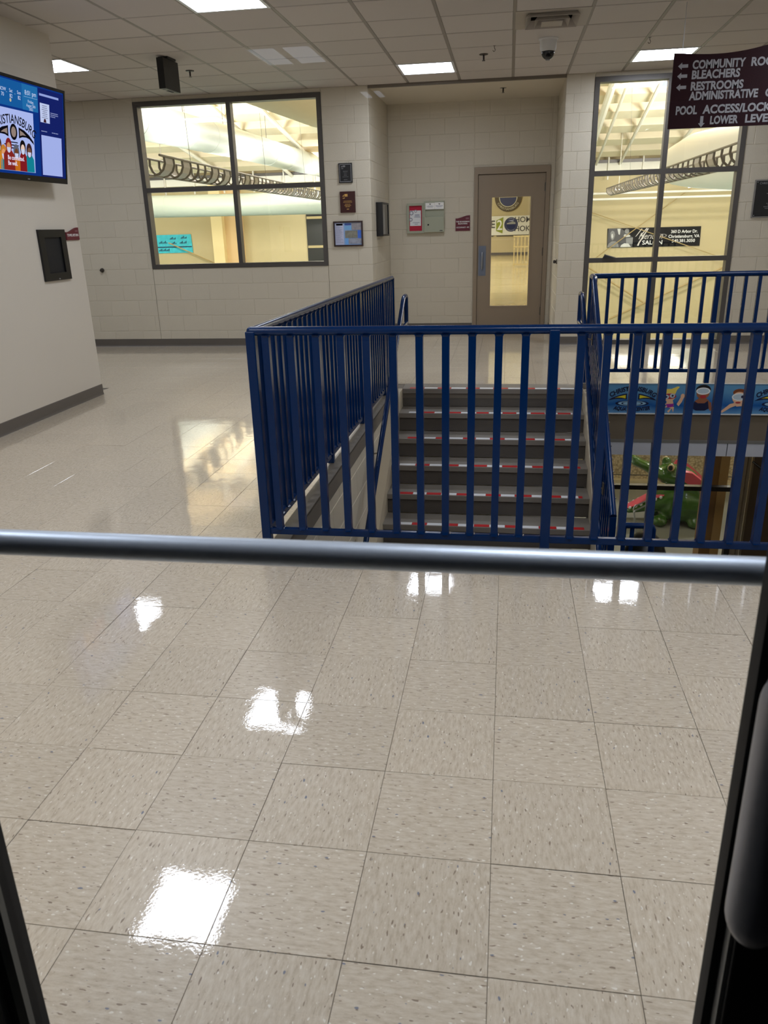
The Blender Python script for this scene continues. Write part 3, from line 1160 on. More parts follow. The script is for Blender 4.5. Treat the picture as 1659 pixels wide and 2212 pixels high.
# back and sloping guard
YB, ZTB = 7.64, .985
g2 = thing('guard_railing', 'navy blue picket railing along the far edge that slopes down beside the stairs', 'railing', (.775, YB, 0))
GX2 = .775
SLP = .617
ys0, ye = 7.34, 5.06
zs0 = ZTB
MB().tube([(3.5, YB, ZTB), (GX2 + .02, YB, ZTB), (GX2, YB - .02, ZTB), (GX2 - .004, ys0, ZTB), (GX2 - .012, ys0 - .05, ZTB - .03), (GX2 - .02, ye, ZTB - .03 - (ys0 - .05 - ye) * SLP)], .024, 12).build('top_rail', M_BLUE, g2, smooth=True)
box('bottom_rail', (GX2, YB - .014, .100), (3.5, YB + .014, .132), M_BLUE, g2, .004)
pk2 = shared_picket(.029, ZTB - .128)
x = .93
n = 0
while x < 3.45:
    n += 1
    if n % 9 == 0:
        post(g2, x, YB, -.10, ZTB)
    else:
        inst('picket', pk2, g2, (x, YB, .13))
    x += .1195
post(g2, GX2, YB, -.1, ZTB)


def gz(y):
    return ZTB if y > ys0 else ZTB - .0 - (ys0 - y) * SLP


bb = MB()
vs = []
for y in (ys0, ye):
    zc = gz(y) - .88
    vs += [(GX2 - .026, y, zc - .016), (GX2 + .002, y, zc - .016), (GX2 + .002, y, zc + .016), (GX2 - .026, y, zc + .016)]
bb.add(vs, [(0, 1, 2, 3), (7, 6, 5, 4), (0, 4, 5, 1), (1, 5, 6, 2), (2, 6, 7, 3), (3, 7, 4, 0)])
bb.build('bottom_rail', M_BLUE, g2)
y = ys0 - .05
pk3 = shared_picket(.030, .875)
n = 0
while y > ye + .06:
    n += 1
    inst('picket', pk3, g2, (GX2 - .012, y, gz(y) - .885))
    y -= .104
post(g2, GX2 - .018, ye + .02, LZ, gz(ye) - .005, .044)
post(g2, GX2 - .010, 6.3, gz(6.3) - 1.02, gz(6.3), .038)

# short landing railing on the right, at the foot of the flight
g3 = thing('landing_railing', 'short navy blue railing at the stair landing below the sloping guard', 'railing', (.80, 4.85, LZ))
zt3 = -.402
MB().tube([(.79, 4.85, zt3), (.955, 4.85, zt3), (.972, 4.85, zt3 - .006), (.98, 4.85, zt3 - .025), (.98, 4.85, LZ)], RR, 12).build('top_rail', M_BLUE, g3, smooth=True)
for x in (.85, .80):
    inst('picket', shared_picket(.024, 1.0), g3, (x, 4.85, zt3 - 1.01))
box('bottom_rail', (.79, 4.836, LZ + .10), (.98, 4.864, LZ + .13), M_BLUE, g3)


def bend_path(pts, r=.035, n=4):
    """round the corners of a polyline"""
    P = [Vector(p) for p in pts]
    out = [P[0]]
    for a, b, c in zip(P, P[1:], P[2:]):
        d0, d1 = (a - b).normalized(), (c - b).normalized()
        q0, q1 = b + d0 * min(r, (a - b).length * .45), b + d1 * min(r, (c - b).length * .45)
        for k in range(n + 1):
            t = k / n
            out.append(q0 * (1 - t) ** 2 + b * 2 * t * (1 - t) + q1 * t ** 2)
    out.append(P[-1])
    return out


def handrail(x, xw, label, brackets):
    t = thing('handrail', label, 'handrail', (x, 7.4, 0))
    sl = .64
    ptop = (x, 7.42, .822)
    pts = [(x, 7.22, .575), (x, 7.60, .575), (x, 7.60, .838), (x, 7.44, .838), (x, 7.36, .80), (x, 4.85, .80 - (7.36 - 4.85) * sl)]
    MB().tube(bend_path(pts), .021, 12).build('rail', M_BLUE, t, smooth=True)
    for y in brackets:
        z = .80 - (7.36 - y) * sl if y < 7.36 else .575
        b = MB()
        b.tube(bend_path([(x, y, z - .01), (x, y, z - .06), (xw, y, z - .075)], .02), .006, 8)
        b.box((xw - .004, y - .022, z - .12), (xw + .004, y + .022, z - .03))
        b.build('bracket', mat('bracket_steel', (150, 140, 118), .35, metal=.7), t)


handrail(-.955, OPEN_X0 + .006, 'navy blue wall handrail on the left side of the stairs', (5.85, 5.1))
handrail(.68, GX2 - .03, 'navy blue handrail on the right side of the stairs under the guard', (7.0, 5.6))

# ------------------------------------------------------------------ fascia, lower level
fa = MB()
fa.box((.73, OPEN_Y1, -.56), (XR + .2, 10.3, -.30))
struct(fa.build('beam_fascia', mat('shaded_beam_beige', (116, 104, 86), .6, var=.05)))  # beige darkened, the shade on the beam put into its colour
MLP = mat('pale_grey_panel', (196, 198, 204), .5)
for i in range(6):
    struct(box('trim_panel', (.74 + i * .70, OPEN_Y1 - .012, -.70), (.74 + (i + 1) * .70 - .008, OPEN_Y1 + .06, -.57), MLP))
struct(box('trim_panel_cap', (.74, OPEN_Y1 - .016, -.572), (4.4, OPEN_Y1 + .02, -.545), mat('grey_trim', (120, 118, 112), .5)))
struct(box('ceiling_lower', (.73, OPEN_Y1 + .06, -.62), (XR + .2, 10.3, -.56), M_SOFFIT))
struct(box('floor_lower', (-1.2, 2.4, -3.6), (5.2, 10.2, -3.4), mat('lower_lobby_floor', (150, 140, 124), .2)))
struct(box('wall_lower_right', (4.4, 2.4, -3.4), (4.55, 10.2, -.3), M_GYP))
struct(box('wall_lower_left', (-1.25, 7.6, -3.4), (.74, 7.75, -.3), M_GYP))
struct(box('wall_lower_front', (-1.2, 2.2, -3.4), (5, 2.35, -.3), M_GYP))
lz_ = thing('ceiling_light', 'unseen flat light added under the lower soffit to brighten the lower level', 'ceiling light', (2.4, 8.9, -.62))  # glowing panel out of view, added to light the lower level
box('frame', (2.1, 8.6, -.635), (2.7, 9.2, -.62), mat('white_lamp_frame', (225, 228, 232), .4), lz_)
MB().face([(2.12, 8.62, -.637), (2.12, 9.18, -.637), (2.68, 9.18, -.637), (2.68, 8.62, -.637)]).build('diffuser', glow('lower_fill_glow', (255, 244, 224), 5.0), lz_)

# storefront at the lower level
sf = MB()
SFY = 10.2
sf.box((.7, SFY - .03, -1.92), (3.0, SFY + .06, -1.86)).box((1.94, SFY - .03, -3.4), (1.99, SFY + .06, -.62)).box((3.0, SFY - .03, -3.4), (3.062, SFY + .06, -.62))
sf.box((.7, SFY - .03, -.72), (4.4, SFY + .06, -.62))
sfo = struct(sf.build('window_3', mat('black_storefront', (22, 20, 18), .35)))
for a, b in ((.7, 1.94), (1.99, 3.0)):
    for c, d in ((-3.35, -1.92), (-1.86, -.72)):
        MB().face([(a, SFY + .02, c), (b, SFY + .02, c), (b, SFY + .02, d), (a, SFY + .02, d)]).build('pane', M_GLASS, sfo)
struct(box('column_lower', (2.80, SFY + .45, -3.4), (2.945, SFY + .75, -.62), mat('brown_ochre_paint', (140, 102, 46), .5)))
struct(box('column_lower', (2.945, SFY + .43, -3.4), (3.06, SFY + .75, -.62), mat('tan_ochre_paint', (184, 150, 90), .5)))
ld = MB()
for a, b, yy in ((3.08, 3.15, 0), (3.17, 3.215, .05), (3.24, 3.27, .02)):
    ld.box((a, SFY + yy, -3.4), (b, SFY + yy + .10, -.9))
ld.box((3.08, SFY, -1.08), (4.2, SFY + .1, -.9))
dlo = struct(ld.build('door_3', mat('greige_door_frame', (142, 130, 112), .5)))
dl = MB()
dl.add([(3.24, SFY + .02, -3.38), (3.95, SFY - .42, -3.38), (3.95, SFY - .42, -1.10), (3.24, SFY + .02, -1.10), (3.26, SFY + .05, -3.38), (3.97, SFY - .39, -3.38), (3.97, SFY - .39, -1.10), (3.26, SFY + .05, -1.10)],
       [(0, 1, 2, 3), (7, 6, 5, 4), (0, 4, 5, 1), (1, 5, 6, 2), (2, 6, 7, 3), (3, 7, 4, 0)])
dl.build('door_leaf', mat('brown_door_leaf', (84, 70, 54), .45), dlo)
MB().tube([(3.20, SFY - .03, -1.50), (3.34, SFY - .12, -1.60), (3.42, SFY - .2, -1.66)], .014, 8).build('closer_arm', M_BLACK, dlo)

# trash can standing on the lower floor
tc_ = thing('trash_can', 'black domed bin on the lower floor seen through the landing railing', 'bin', (1.74, 9.0, -3.4))
MB().lathe([(0, -3.4), (.24, -3.4), (.26, -2.55), (.27, -2.5), (0, -2.5)], (1.74, 9, 0), 28).build('body', M_BLACK, tc_, smooth=True)
MB().lathe([(.275, -2.5)] + [(.275 * math.cos(k * PI / 16), -2.48 + .42 * math.sin(k * PI / 16)) for k in range(9)], (1.74, 9, 0), 28).build('dome_lid', mat('dark_lid', (26, 28, 30), .3), tc_, smooth=True)

# ------------------------------------------------------------------ picture banner on the fascia
PYF = OPEN_Y1 - .004
bn = thing('picture_banner', 'long blue picture banner of swimming children on the far stairwell edge', 'banner', (2.2, PYF, -.15))
fr = Frame((.985, PYF - .012, -.290), (1, 0, 0), (0, 0, 1))
BW = 1.33
M_BN = gradient_mat('banner_blue', (120, 176, 214), (5, 84, 156), (92, 148, 188), axis=2, lo=-.15, hi=.12, blot=.35)
M_DKB = mat('print_navy', (10, 20, 60), .5)
M_YEL = mat('print_yellow', (228, 210, 40), .5)
M_SKIN = mat('print_skin', (236, 188, 150), .5)
M_SKIN2 = mat('print_brown_skin', (150, 92, 62), .5)
M_BLOND = mat('print_blond', (240, 214, 96), .5)
M_HAIR = mat('print_black_hair', (18, 14, 14), .5)
M_HAIR2 = mat('print_auburn', (128, 66, 30), .5)
M_PURP = mat('print_purple', (150, 30, 150), .5)
M_LENS = mat('print_lens', (190, 206, 216), .4)
M_PALE = mat('print_pale_blue', (150, 190, 215), .5)
M_REDP = mat('print_red', (170, 40, 46), .5)
mb = MB()
for s0, s1 in ((0, .462), (.468, .715), (.722, .985), (.99, 1.318), (1.325, 2.5)):
    fr.solid(mb, [(s0, .012), (s1, .012), (s1, .292), (s0, .292)], 0, .008)
mb.build('print', M_BN, bn)
mb = MB()
fr.solid(mb, [(0, 0), (2.5, 0), (2.5, .011), (0, .011)], 0, .014)
fr.solid(mb, [(0, .293), (2.5, .293), (2.5, .299), (0, .299)], 0, .014)
mb.build('edge_strip', mat('white_edge', (224, 224, 220), .4), bn)


def aqua_logo(s0):
    c = s0 + .231
    text(fr, c, .246, 'CHRISTIANSBURG', .060, M_DKB, bn, d=.0108, bold=.0022, bend=.36, shear=.12, fit=.45)
    text(fr, c, .046, 'AQUATIC CENTER', .050, M_DKB, bn, d=.0108, bold=.0020, shear=.25, bend=-.9, fit=.34)
    for sg_ in (-1, 1):
        m1, m2 = MB(), MB()
        out, inn = [], []
        fr.poly(m1, [(c + sg_ * x, t) for x, t in ((.052, .200), (.052, .140), (.09, .150), (.14, .150), (.18, .143), (.222, .135), (.19, .158), (.14, .178), (.09, .193))], .0095)
        fr.poly(m2, [(c + sg_ * x, t) for x, t in ((.064, .186), (.064, .152), (.10, .160), (.14, .161), (.165, .157), (.13, .170), (.09, .181))], .0105)
        m1.build('logo_wing', M_DKB, bn)
        m2.build('logo_wing_fill', M_YEL, bn)
    m1 = MB()
    fr.ring(m1, c, .172, .036, .027, .010, k=.95)
    m1.build('logo_ring', M_DKB, bn)
    m1 = MB()
    fr.ring(m1, c, .105, .155, .135, .010, k=.18)
    fr.ring(m1, c, .105, .10, .085, .010, k=.18)
    m1.build('ripple', M_DKB, bn)
    m1 = MB()
    fr.disc(m1, c, .105, .128, .023, .0095)
    m1.build('ripple_fill', M_PALE, bn)


aqua_logo(0)
aqua_logo(1.325)


def kid(parts):
    for name, m, kind, args in parts:
        mb = MB()
        if kind == 'd':
            fr.disc(mb, *args)
        elif kind == 'r':
            fr.ring(mb, *args[:5], k=args[5])
        else:
            fr.poly(mb, args[0], args[1])
        mb.build(name, m, bn)


kid([('arm', M_SKIN, 'p', ([(.64, .10), (.66, .14), (.675, .175), (.70, .165), (.685, .12), (.66, .08)], .0092)),
     ('hand', M_SKIN, 'd', (.688, .178, .018, .022, .0094)),
     ('leg', M_SKIN, 'p', ([(.50, .025), (.53, .06), (.58, .085), (.60, .07), (.56, .03), (.575, .015), (.60, .06), (.615, .02), (.62, .07), (.56, .10)], .0092)),
     ('arm', M_SKIN, 'p', ([(.475, .09), (.55, .108), (.55, .095), (.475, .08)], .0092)),
     ('body', M_SKIN, 'p', ([(.545, .145), (.60, .145), (.615, .09), (.60, .06), (.55, .07)], .0094)),
     ('swimsuit', M_PURP, 'p', ([(.545, .10), (.615, .105), (.61, .075), (.56, .065)], .0098)),
     ('head', M_SKIN, 'd', (.565, .175, .058, .048, .0096)),
     ('hair', M_BLOND, 'p', ([(.50, .17), (.50, .22), (.53, .245), (.58, .245), (.635, .27), (.655, .265), (.63, .235), (.62, .20), (.57, .208), (.53, .198)], .0100)),
     ('mask', M_REDP, 'd', (.568, .175, .062, .026, .0102)),
     ('mask_lens', M_LENS, 'd', (.541, .169, .024, .020, .0104)),
     ('mask_lens', M_LENS, 'd', (.594, .180, .024, .020, .0104)),
     ('pupil', M_DKB, 'd', (.541, .169, .009, .010, .0106)),
     ('pupil', M_DKB, 'd', (.596, .181, .009, .010, .0106))])
kid([('hand', M_SKIN2, 'd', (.755, .19, .022, .018, .0094)),
     ('hand', M_SKIN2, 'p', ([(.735, .12), (.76, .155), (.79, .14), (.80, .07), (.77, .05), (.745, .08)], .0094)),
     ('arm', M_SKIN2, 'p', ([(.90, .13), (.95, .12), (.965, .04), (.945, .04), (.92, .09)], .0094)),
     ('body', M_SKIN2, 'p', ([(.80, .13), (.84, .16), (.90, .16), (.935, .13), (.90, .10), (.82, .10)], .0096)),
     ('swimsuit', M_DKB, 'p', ([(.80, .13), (.83, .11), (.89, .11), (.92, .135), (.935, .06), (.90, .04), (.82, .04), (.785, .06)], .0098)),
     ('hair', M_HAIR, 'd', (.868, .236, .068, .05, .0094)),
     ('head', M_SKIN2, 'd', (.868, .205, .058, .056, .0098)),
     ('mask', M_WHITEP, 'd', (.868, .226, .064, .034, .0100)),
     ('mask_lens', M_LENS, 'd', (.868, .226, .052, .024, .0102)),
     ('mouth', M_REDP, 'd', (.872, .172, .028, .016, .0102))])
kid([('arm', M_SKIN, 'p', ([(1.03, .025), (1.05, .04), (1.12, .105), (1.18, .12), (1.19, .095), (1.13, .07), (1.06, .02)], .0094)),
     ('arm', M_SKIN, 'p', ([(1.27, .12), (1.31, .10), (1.316, .04), (1.295, .03), (1.28, .08)], .0094)),
     ('body', M_SKIN, 'p', ([(1.15, .12), (1.28, .13), (1.27, .09), (1.18, .08)], .0095)),
     ('hair', M_HAIR2, 'd', (1.195, .215, .06, .034, .0096)),
     ('head', M_SKIN, 'd', (1.195, .165, .062, .055, .0098)),
     ('mask', M_WHITEP, 'd', (1.195, .172, .066, .036, .0100)),
     ('mask_lens', M_LENS, 'd', (1.195, .172, .056, .027, .0102)),
     ('pupil', M_DKB, 'd', (1.222, .174, .012, .013, .0104)),
     ('mouth', M_REDP, 'd', (1.19, .118, .024, .008, .0104))])

# ------------------------------------------------------------------ lower pool deck and crocodile slide
struct(box('floor_play_deck', (.5, 10.3, -3.6), (9, 15.2, -3.39), mat('wet_deck_grey', (146, 148, 138), .35, var=.1, vscale=4)))
mw = bpy.data.materials.new('pebble_mosaic')
mw.use_nodes = True
nt = mw.node_tree
vo = nt.nodes.new('ShaderNodeTexVoronoi')
vo.inputs['Scale'].default_value = 26
tcn = nt.nodes.new('ShaderNodeTexCoord')
nt.links.new(tcn.outputs['Object'], vo.inputs['Vector'])
cr = nt.nodes.new('ShaderNodeValToRGB')
cr.color_ramp.elements[0].color = lin((228, 212, 176))
cr.color_ramp.elements[1].color = lin((136, 118, 90))
nt.links.new(vo.outputs['Distance'], cr.inputs[0])
nt.links.new(cr.outputs[0], nt.nodes['Principled BSDF'].inputs['Base Color'])
bpn = nt.nodes.new('ShaderNodeBump')
bpn.inputs['Strength'].default_value = .6
bpn.invert = True
nt.links.new(vo.outputs['Distance'], bpn.inputs['Height'])
nt.links.new(bpn.outputs[0], nt.nodes['Principled BSDF'].inputs['Normal'])
pw = struct(box('wall_play_area', (.5, 15.0, -3.39), (9, 15.25, -1.0), mw))
box('curb', (.5, 14.86, -3.39), (9, 15.0, -3.29), mat('cream_curb', (220, 206, 168), .5), pw)
box('joint_line', (.5, 14.992, -3.225), (9, 15.0, -3.21), M_BASE, pw)
box('lower_pebble_band', (.5, 14.985, -3.29), (9, 15.0, -3.225), mw, pw)

CY = 13.0
croc = thing('crocodile_slide', 'big green open-mouthed crocodile pool slide behind the lower window', 'water slide', (3.0, CY, -3.39))


def remesh(mb, name, m, parent, vox=.02, smooth_it=4):
    me = mb.mesh(name, m)
    tmp = bpy.data.objects.new('tmp_body', me)
    C.objects.link(tmp)
    rm = tmp.modifiers.new('r', 'REMESH')
    rm.mode = 'VOXEL'
    rm.voxel_size = vox
    sm = tmp.modifiers.new('s', 'SMOOTH')
    sm.iterations = smooth_it
    sm.factor = .5
    dg = bpy.context.evaluated_depsgraph_get()
    out = bpy.data.meshes.new_from_object(tmp.evaluated_get(dg))
    bpy.data.objects.remove(tmp)
    out.polygons.foreach_set('use_smooth', [True] * len(out.polygons))
    off = world_loc(parent)
    for v_ in out.vertices:
        v_.co -= off
    if not out.materials:
        out.materials.append(m)
    o = bpy.data.objects.new(name, out)
    C.objects.link(o)
    o.parent = parent
    return o


def loft(mb, secs, n=16):
    """secs: (x, y, z, ry, rz, tilt) ellipses across x"""
    vs = []
    for x, y, z, ry, rz, t in secs:
        for k in range(n):
            a = 2 * PI * k / n
            c, s = math.cos(a) * ry, math.sin(a) * rz
            vs.append((x - s * math.sin(t), y + c, z + s * math.cos(t)))
    fs = [(i * n + j, i * n + (j + 1) % n, (i + 1) * n + (j + 1) % n, (i + 1) * n + j) for i in range(len(secs) - 1) for j in range(n)]
    fs += [list(range(n))[::-1], list(range((len(secs) - 1) * n, len(secs) * n))]
    mb.add(vs, fs)


cb = MB()
loft(cb, [(2.155, CY, -2.345, .07, .03, 0), (2.19, CY, -2.345, .14, .075, 0), (2.27, CY, -2.36, .16, .092, 0), (2.36, CY, -2.41, .14, .085, 0), (2.46, CY, -2.465, .16, .098, 0), (2.66, CY, -2.565, .22, .135, 0),
          (2.80, CY, -2.575, .26, .17, 0), (2.95, CY, -2.60, .29, .20, 0), (3.10, CY, -2.70, .32, .26, 0), (3.25, CY, -2.85, .34, .30, 0)])
cb.ell((2.77, CY - .17, -2.40), (.085, .08, .085))
cb.ell((2.77, CY + .17, -2.40), (.085, .08, .085))
cb.ell((2.20, CY - .06, -2.285), (.045, .05, .04))
cb.ell((2.20, CY + .06, -2.285), (.045, .05, .04))
loft(cb, [(2.125, CY, -3.225, .08, .03, 0), (2.17, CY, -3.215, .14, .055, 0), (2.35, CY, -3.15, .18, .10, 0), (2.55, CY, -3.07, .22, .14, 0), (2.72, CY, -3.01, .28, .20, 0), (2.9, CY, -2.98, .33, .28, 0), (3.1, CY, -2.98, .36, .34, 0)])
loft(cb, [(2.66, CY, -3.15, .22, .16, 0), (2.8, CY, -3.08, .34, .29, 0), (3.05, CY, -3.05, .42, .36, 0), (3.35, CY, -3.08, .42, .34, 0), (3.52, CY + .05, -3.14, .34, .26, 0), (3.62, CY + .25, -3.22, .22, .16, 0), (3.66, CY + .5, -3.3, .12, .08, 0)])
cb.ell((2.66, CY - .28, -3.31), (.13, .14, .10))
cb.ell((2.66, CY + .28, -3.31), (.13, .14, .10))
cb.ell((3.22, CY - .34, -3.31), (.14, .15, .10))
cb.ell((3.22, CY + .34, -3.31), (.14, .15, .10))
M_CROC = mat('glossy_green_fibreglass', (60, 104, 32), .12, var=.40, vscale=14, bump=.5, bscale=22, coat=.6)
remesh(cb, 'body', M_CROC, croc, .022, 5)
M_PINK = mat('pink_mouth', (226, 92, 110), .3, var=.06)
tg = MB()
loft(tg, [(2.15, CY, -3.165, .10, .012, 0), (2.3, CY, -3.085, .14, .015, .4), (2.5, CY, -2.975, .18, .02, .5), (2.68, CY, -2.90, .20, .03, .4), (2.78, CY, -2.86, .22, .04, .3)])
tg.build('tongue', M_PINK, croc, smooth=True)
sl = MB()
for i, (x, z) in enumerate([(2.98, -2.44), (3.10, -2.47), (3.22, -2.56), (3.34, -2.66), (3.50, -2.80), (3.62, -2.9)]):
    pass
pp = [(2.96, -2.42), (3.08, -2.44), (3.20, -2.53), (3.33, -2.64), (3.46, -2.76), (3.60, -2.90)]
vs = []
for x, z in pp:
    vs += [(x, CY - .36, z), (x, CY - .30, z + .02), (x - .04, CY - .26, z - .10), (x - .04, CY + .26, z - .10), (x, CY + .30, z + .02), (x, CY + .36, z), (x - .10, CY + .30, z - .16), (x - .10, CY - .30, z - .16)]
fs = []
for i in range(len(pp) - 1):
    for j in range(8):
        fs.append((i * 8 + j, i * 8 + (j + 1) % 8, (i + 1) * 8 + (j + 1) % 8, (i + 1) * 8 + j))
sl.add(vs, fs + [list(range(8)), list(range((len(pp) - 1) * 8, len(pp) * 8))])
sl.build('slide_chute', M_PINK, croc, smooth=True)
for s in (-1, 1):
    for x, z in ((2.19, -3.165), (2.28, -3.125), (2.36, -3.085), (2.58, -2.97), (2.66, -2.93)):
        MB().ell((x, CY + s * (.11 + (x - 2.19) * .2), z + .012), (.026, .024, .03), 10, 6).build('tooth', M_WHITEP, croc, smooth=True)
    e = MB().ell((2.765, CY + s * .235, -2.385), (.060, .03, .062), 14, 8).build('eye', mat('croc_eye_cream', (214, 196, 150), .1), croc, smooth=True)
    MB().ell((2.755, CY + s * .256, -2.385), (.038, .018, .046), 12, 8).build('pupil', M_BLACK, e, smooth=True)
hr = thing('grab_bar', 'bent steel grab bar in front of the crocodile mouth', 'grab bar', (2.2, CY - .4, -3.39))
for s in (-.75, -.55):
    MB().tube(bend_path([(2.30 + s * .1, CY + s, -3.39), (2.22 + s * .1, CY + s, -2.98), (2.46 + s * .1, CY + s, -2.84), (2.46 + s * .1, CY + s, -3.1)], .05), .013, 8).build('bar', M_STEEL, hr, smooth=True)

# ------------------------------------------------------------------ pool hall behind the windows
YW = 42.0
HZ = -4.3
struct(box('floor_pool_hall', (-40, 15.3, HZ - .2), (24, YW, HZ), M_HALLFLOOR))
struct(box('wall_pool_hall_back', (-40, YW, HZ), (24, YW + .3, 6.2), M_YELLOW))
struct(box('wall_pool_hall_left', (-40.3, 10.4, HZ), (-40, YW, 13), M_HALLW))
struct(box('wall_pool_hall_right', (24, 10.4, HZ), (24.3, YW, 13), M_HALLW))
hw = MB()
hw.box((-40, 10.42, H + .2), (24, 10.6, 13)).box((-40, 10.42, HZ), (.5, 10.6, -.3)).box((4.6, 10.42, HZ), (24, 10.6, H + .2)).box((-40, 10.42, -.3), (-8.2, 10.6, H + .2))
struct(hw.build('wall_pool_hall_front', M_HALLW))
RSL = .28


def roof_z(y):
    return 4.45 + (YW - y) * .17


roof = MB()
vs = []
for y in (YW + .3, 10.4):
    z = roof_z(y)
    vs += [(-40, y, z), (24, y, z), (24, y, z + .3), (-40, y, z + .3)]
roof.add(vs, [(0, 1, 2, 3), (7, 6, 5, 4), (0, 4, 5, 1), (1, 5, 6, 2), (2, 6, 7, 3), (3, 7, 4, 0)])
roof = struct(roof.build('roof', M_DECK))
y = YW - 1.0
while y > 24:
    mb = MB()
    vs = []
    for yy in (y, y - .95):
        z = roof_z(yy)
        vs += [(-40, yy, z - .30), (24, yy, z - .30), (24, yy, z + .02), (-40, yy, z + .02)]
    mb.add(vs, [(0, 1, 2, 3), (7, 6, 5, 4), (0, 4, 5, 1), (1, 5, 6, 2), (2, 6, 7, 3), (3, 7, 4, 0)])
    mb.build('roof_rib', M_DECKL, roof)
    y -= 1.9
# slanting steel braces under the roof
for x0, r_ in ((5.02, .07), (3.92, .06), (3.42, .14), (-9.35, .09), (-11.1, .08), (-14.5, .08), (7.2, .07), (9.4, .07)):
    MB().tube([(x0 + .15, YW - .4, roof_z(YW) - .42), (x0 - .1, 24, roof_z(24) - .42)], r_, 8).build('roof_brace', M_TRUSSW, roof, smooth=True)
box('deck_edge', (-40, YW - .56, roof_z(YW) - .36), (24, YW - .46, roof_z(YW) - .22), M_BRONZE, roof)
eb = struct(box('beam_eave', (-40, YW - .5, 3.75), (24, YW, 4.15), M_TRUSSW))
for k in range(22):
    box('hanger', (-21 + k * 1.6, YW - .62, 3.35), (-20.94 + k * 1.6, YW - .52, 4.4), M_TRUSSW, eb)
sk = box('skylight_pane', (4.6, 31.2, roof_z(31.5) - .34), (8.4, 31.9, roof_z(31.5) - .30), glow('skylight_blue', (214, 224, 255), 1.6), roof)

# columns on the far wall
struct(box('column_far', (-15.35, YW - .9, HZ), (-14.75, YW, 3.75), mat('cream_column', (238, 216, 160), .6)))
struct(box('column_far', (-14.75, YW - .5, HZ), (-13.9, YW, 3.75), mat('orange_tan_column', (220, 186, 134), .6)))
dw = MB().box((-10.45, YW - .08, HZ + 4.2), (-9.2, YW - .02, 2.55))
dwo = struct(dw.build('window_far', mat('night_glass', (34, 38, 36), .15)))
for z in (2.05, .62):
    box('shelf_bar', (-10.4, YW - .16, z - .06), (-9.2, YW - .08, z + .06), M_TAN, dwo)

# ducts
def duct(name, pts, r, m, label, n=24, rings=0):
    P = [Vector(p) for p in pts]
    t = thing(name, label, 'duct', tuple(P[0]))
    MB().tube(P, r, n).build('tube', m, t, smooth=True)
    if rings:
        for k in range(rings):
            f = (k + .5) / rings * (len(P) - 1)
            i = int(f)
            a, b = P[i], P[i + 1]
            c = a.lerp(b, f - i)
            rr = (r if not isinstance(r, (list, tuple)) else r[i]) * 1.015
            d = (b - a).normalized() * .03
            MB().tube([c - d, c + d], rr, n).build('seam_band', m, t, smooth=True)
            if k % 2 == 0:
                MB().tube([(c.x, c.y, c.z + rr * .9), (c.x, c.y, roof_z(c.y) - .3)], .012, 6).build('hanger_wire', M_TRUSS, t)
    return t


duct('air_duct', [(-9.4, 19.5, 4.18), (-9.4, 28, 4.32), (-9.35, 41.4, 4.4)], .47, M_DUCT, 'long glowing white fabric duct running away behind the left window', rings=10)
duct('air_duct', [(-26, 33.4, 2.62), (-7.5, 33.7, 2.50), (-5.0, 33.7, 2.5)], .44, M_DUCTG, 'level grey-green round duct crossing behind the left window', rings=8)
duct('air_duct', [(-2.0, 18.6, 3.6), (-3.7, 16.4, 3.95), (-4.4, 14.6, 4.15), (-5.6, 12.4, 4.5)], .62, mat('cream_duct_fabric', (226, 212, 178), .6), 'dark bulging duct underside at the top right of the left window', rings=0)
duct('air_duct', [(5.55, 31.2, 3.05), (5.5, 29, 3.16), (5.6, 26.5, 3.12), (5.8, 23, 2.95), (6.4, 19, 3.0), (7.0, 15, 3.1)], [.25, .62, .78, .80, .80, .80], mat('bright_duct_fabric', (232, 232, 222), .5, var=.02), 'big white duct with rounded end behind the tall right window', rings=0)


def truss(p0, p1, h0, n, label):
    t = thing('lighting_truss', label, 'truss', p0)
    a, b = Vector(p0), Vector(p1)
    d = (b - a).normalized()
    s = d.cross(Vector((0, 0, 1))).normalized()
    up_ = Vector((0, 0, 1))
    for q in (s * h0 + up_ * h0 * .35, -s * h0 + up_ * h0 * .35, -up_ * h0):
        MB().tube([a + q, b + q], h0 * .09, 8).build('chord', M_TRUSS, t)
    for k in range(n):
        c = a.lerp(b, (k + .5) / n)
        ang = [PI * .9 + j / 8 * PI * 1.2 for j in range(9)]
        rg = [c + s * math.cos(x) * h0 + up_ * math.sin(x) * h0 for x in ang]
        MB().tube(rg, h0 * .10, 6).build('ring_brace', M_TRUSS, t)
        if k % 3 != 1:
            mb = MB()
            c2 = a.lerp(b, (k + 1.4) / n)
            rg2 = [p - c + c2 for p in rg]
            lo, hi = (0, 5) if k % 2 else (3, 8)
            for i in range(lo, hi):
                mb.face([rg[i], rg[i + 1], rg2[i + 1], rg2[i]])
            mb.build('cover_plate', mat('grey_cover_plate', (170, 164, 154), .5), t)
    for k in range(3, n, 14):
        c = a.lerp(b, (k + .5) / n)
        MB().tube([c + s * h0 + up_ * h0 * .35, Vector((c.x, c.y, roof_z(c.y) - .2))], .004, 5).build('hanger_wire', M_TRUSS, t)
    return t


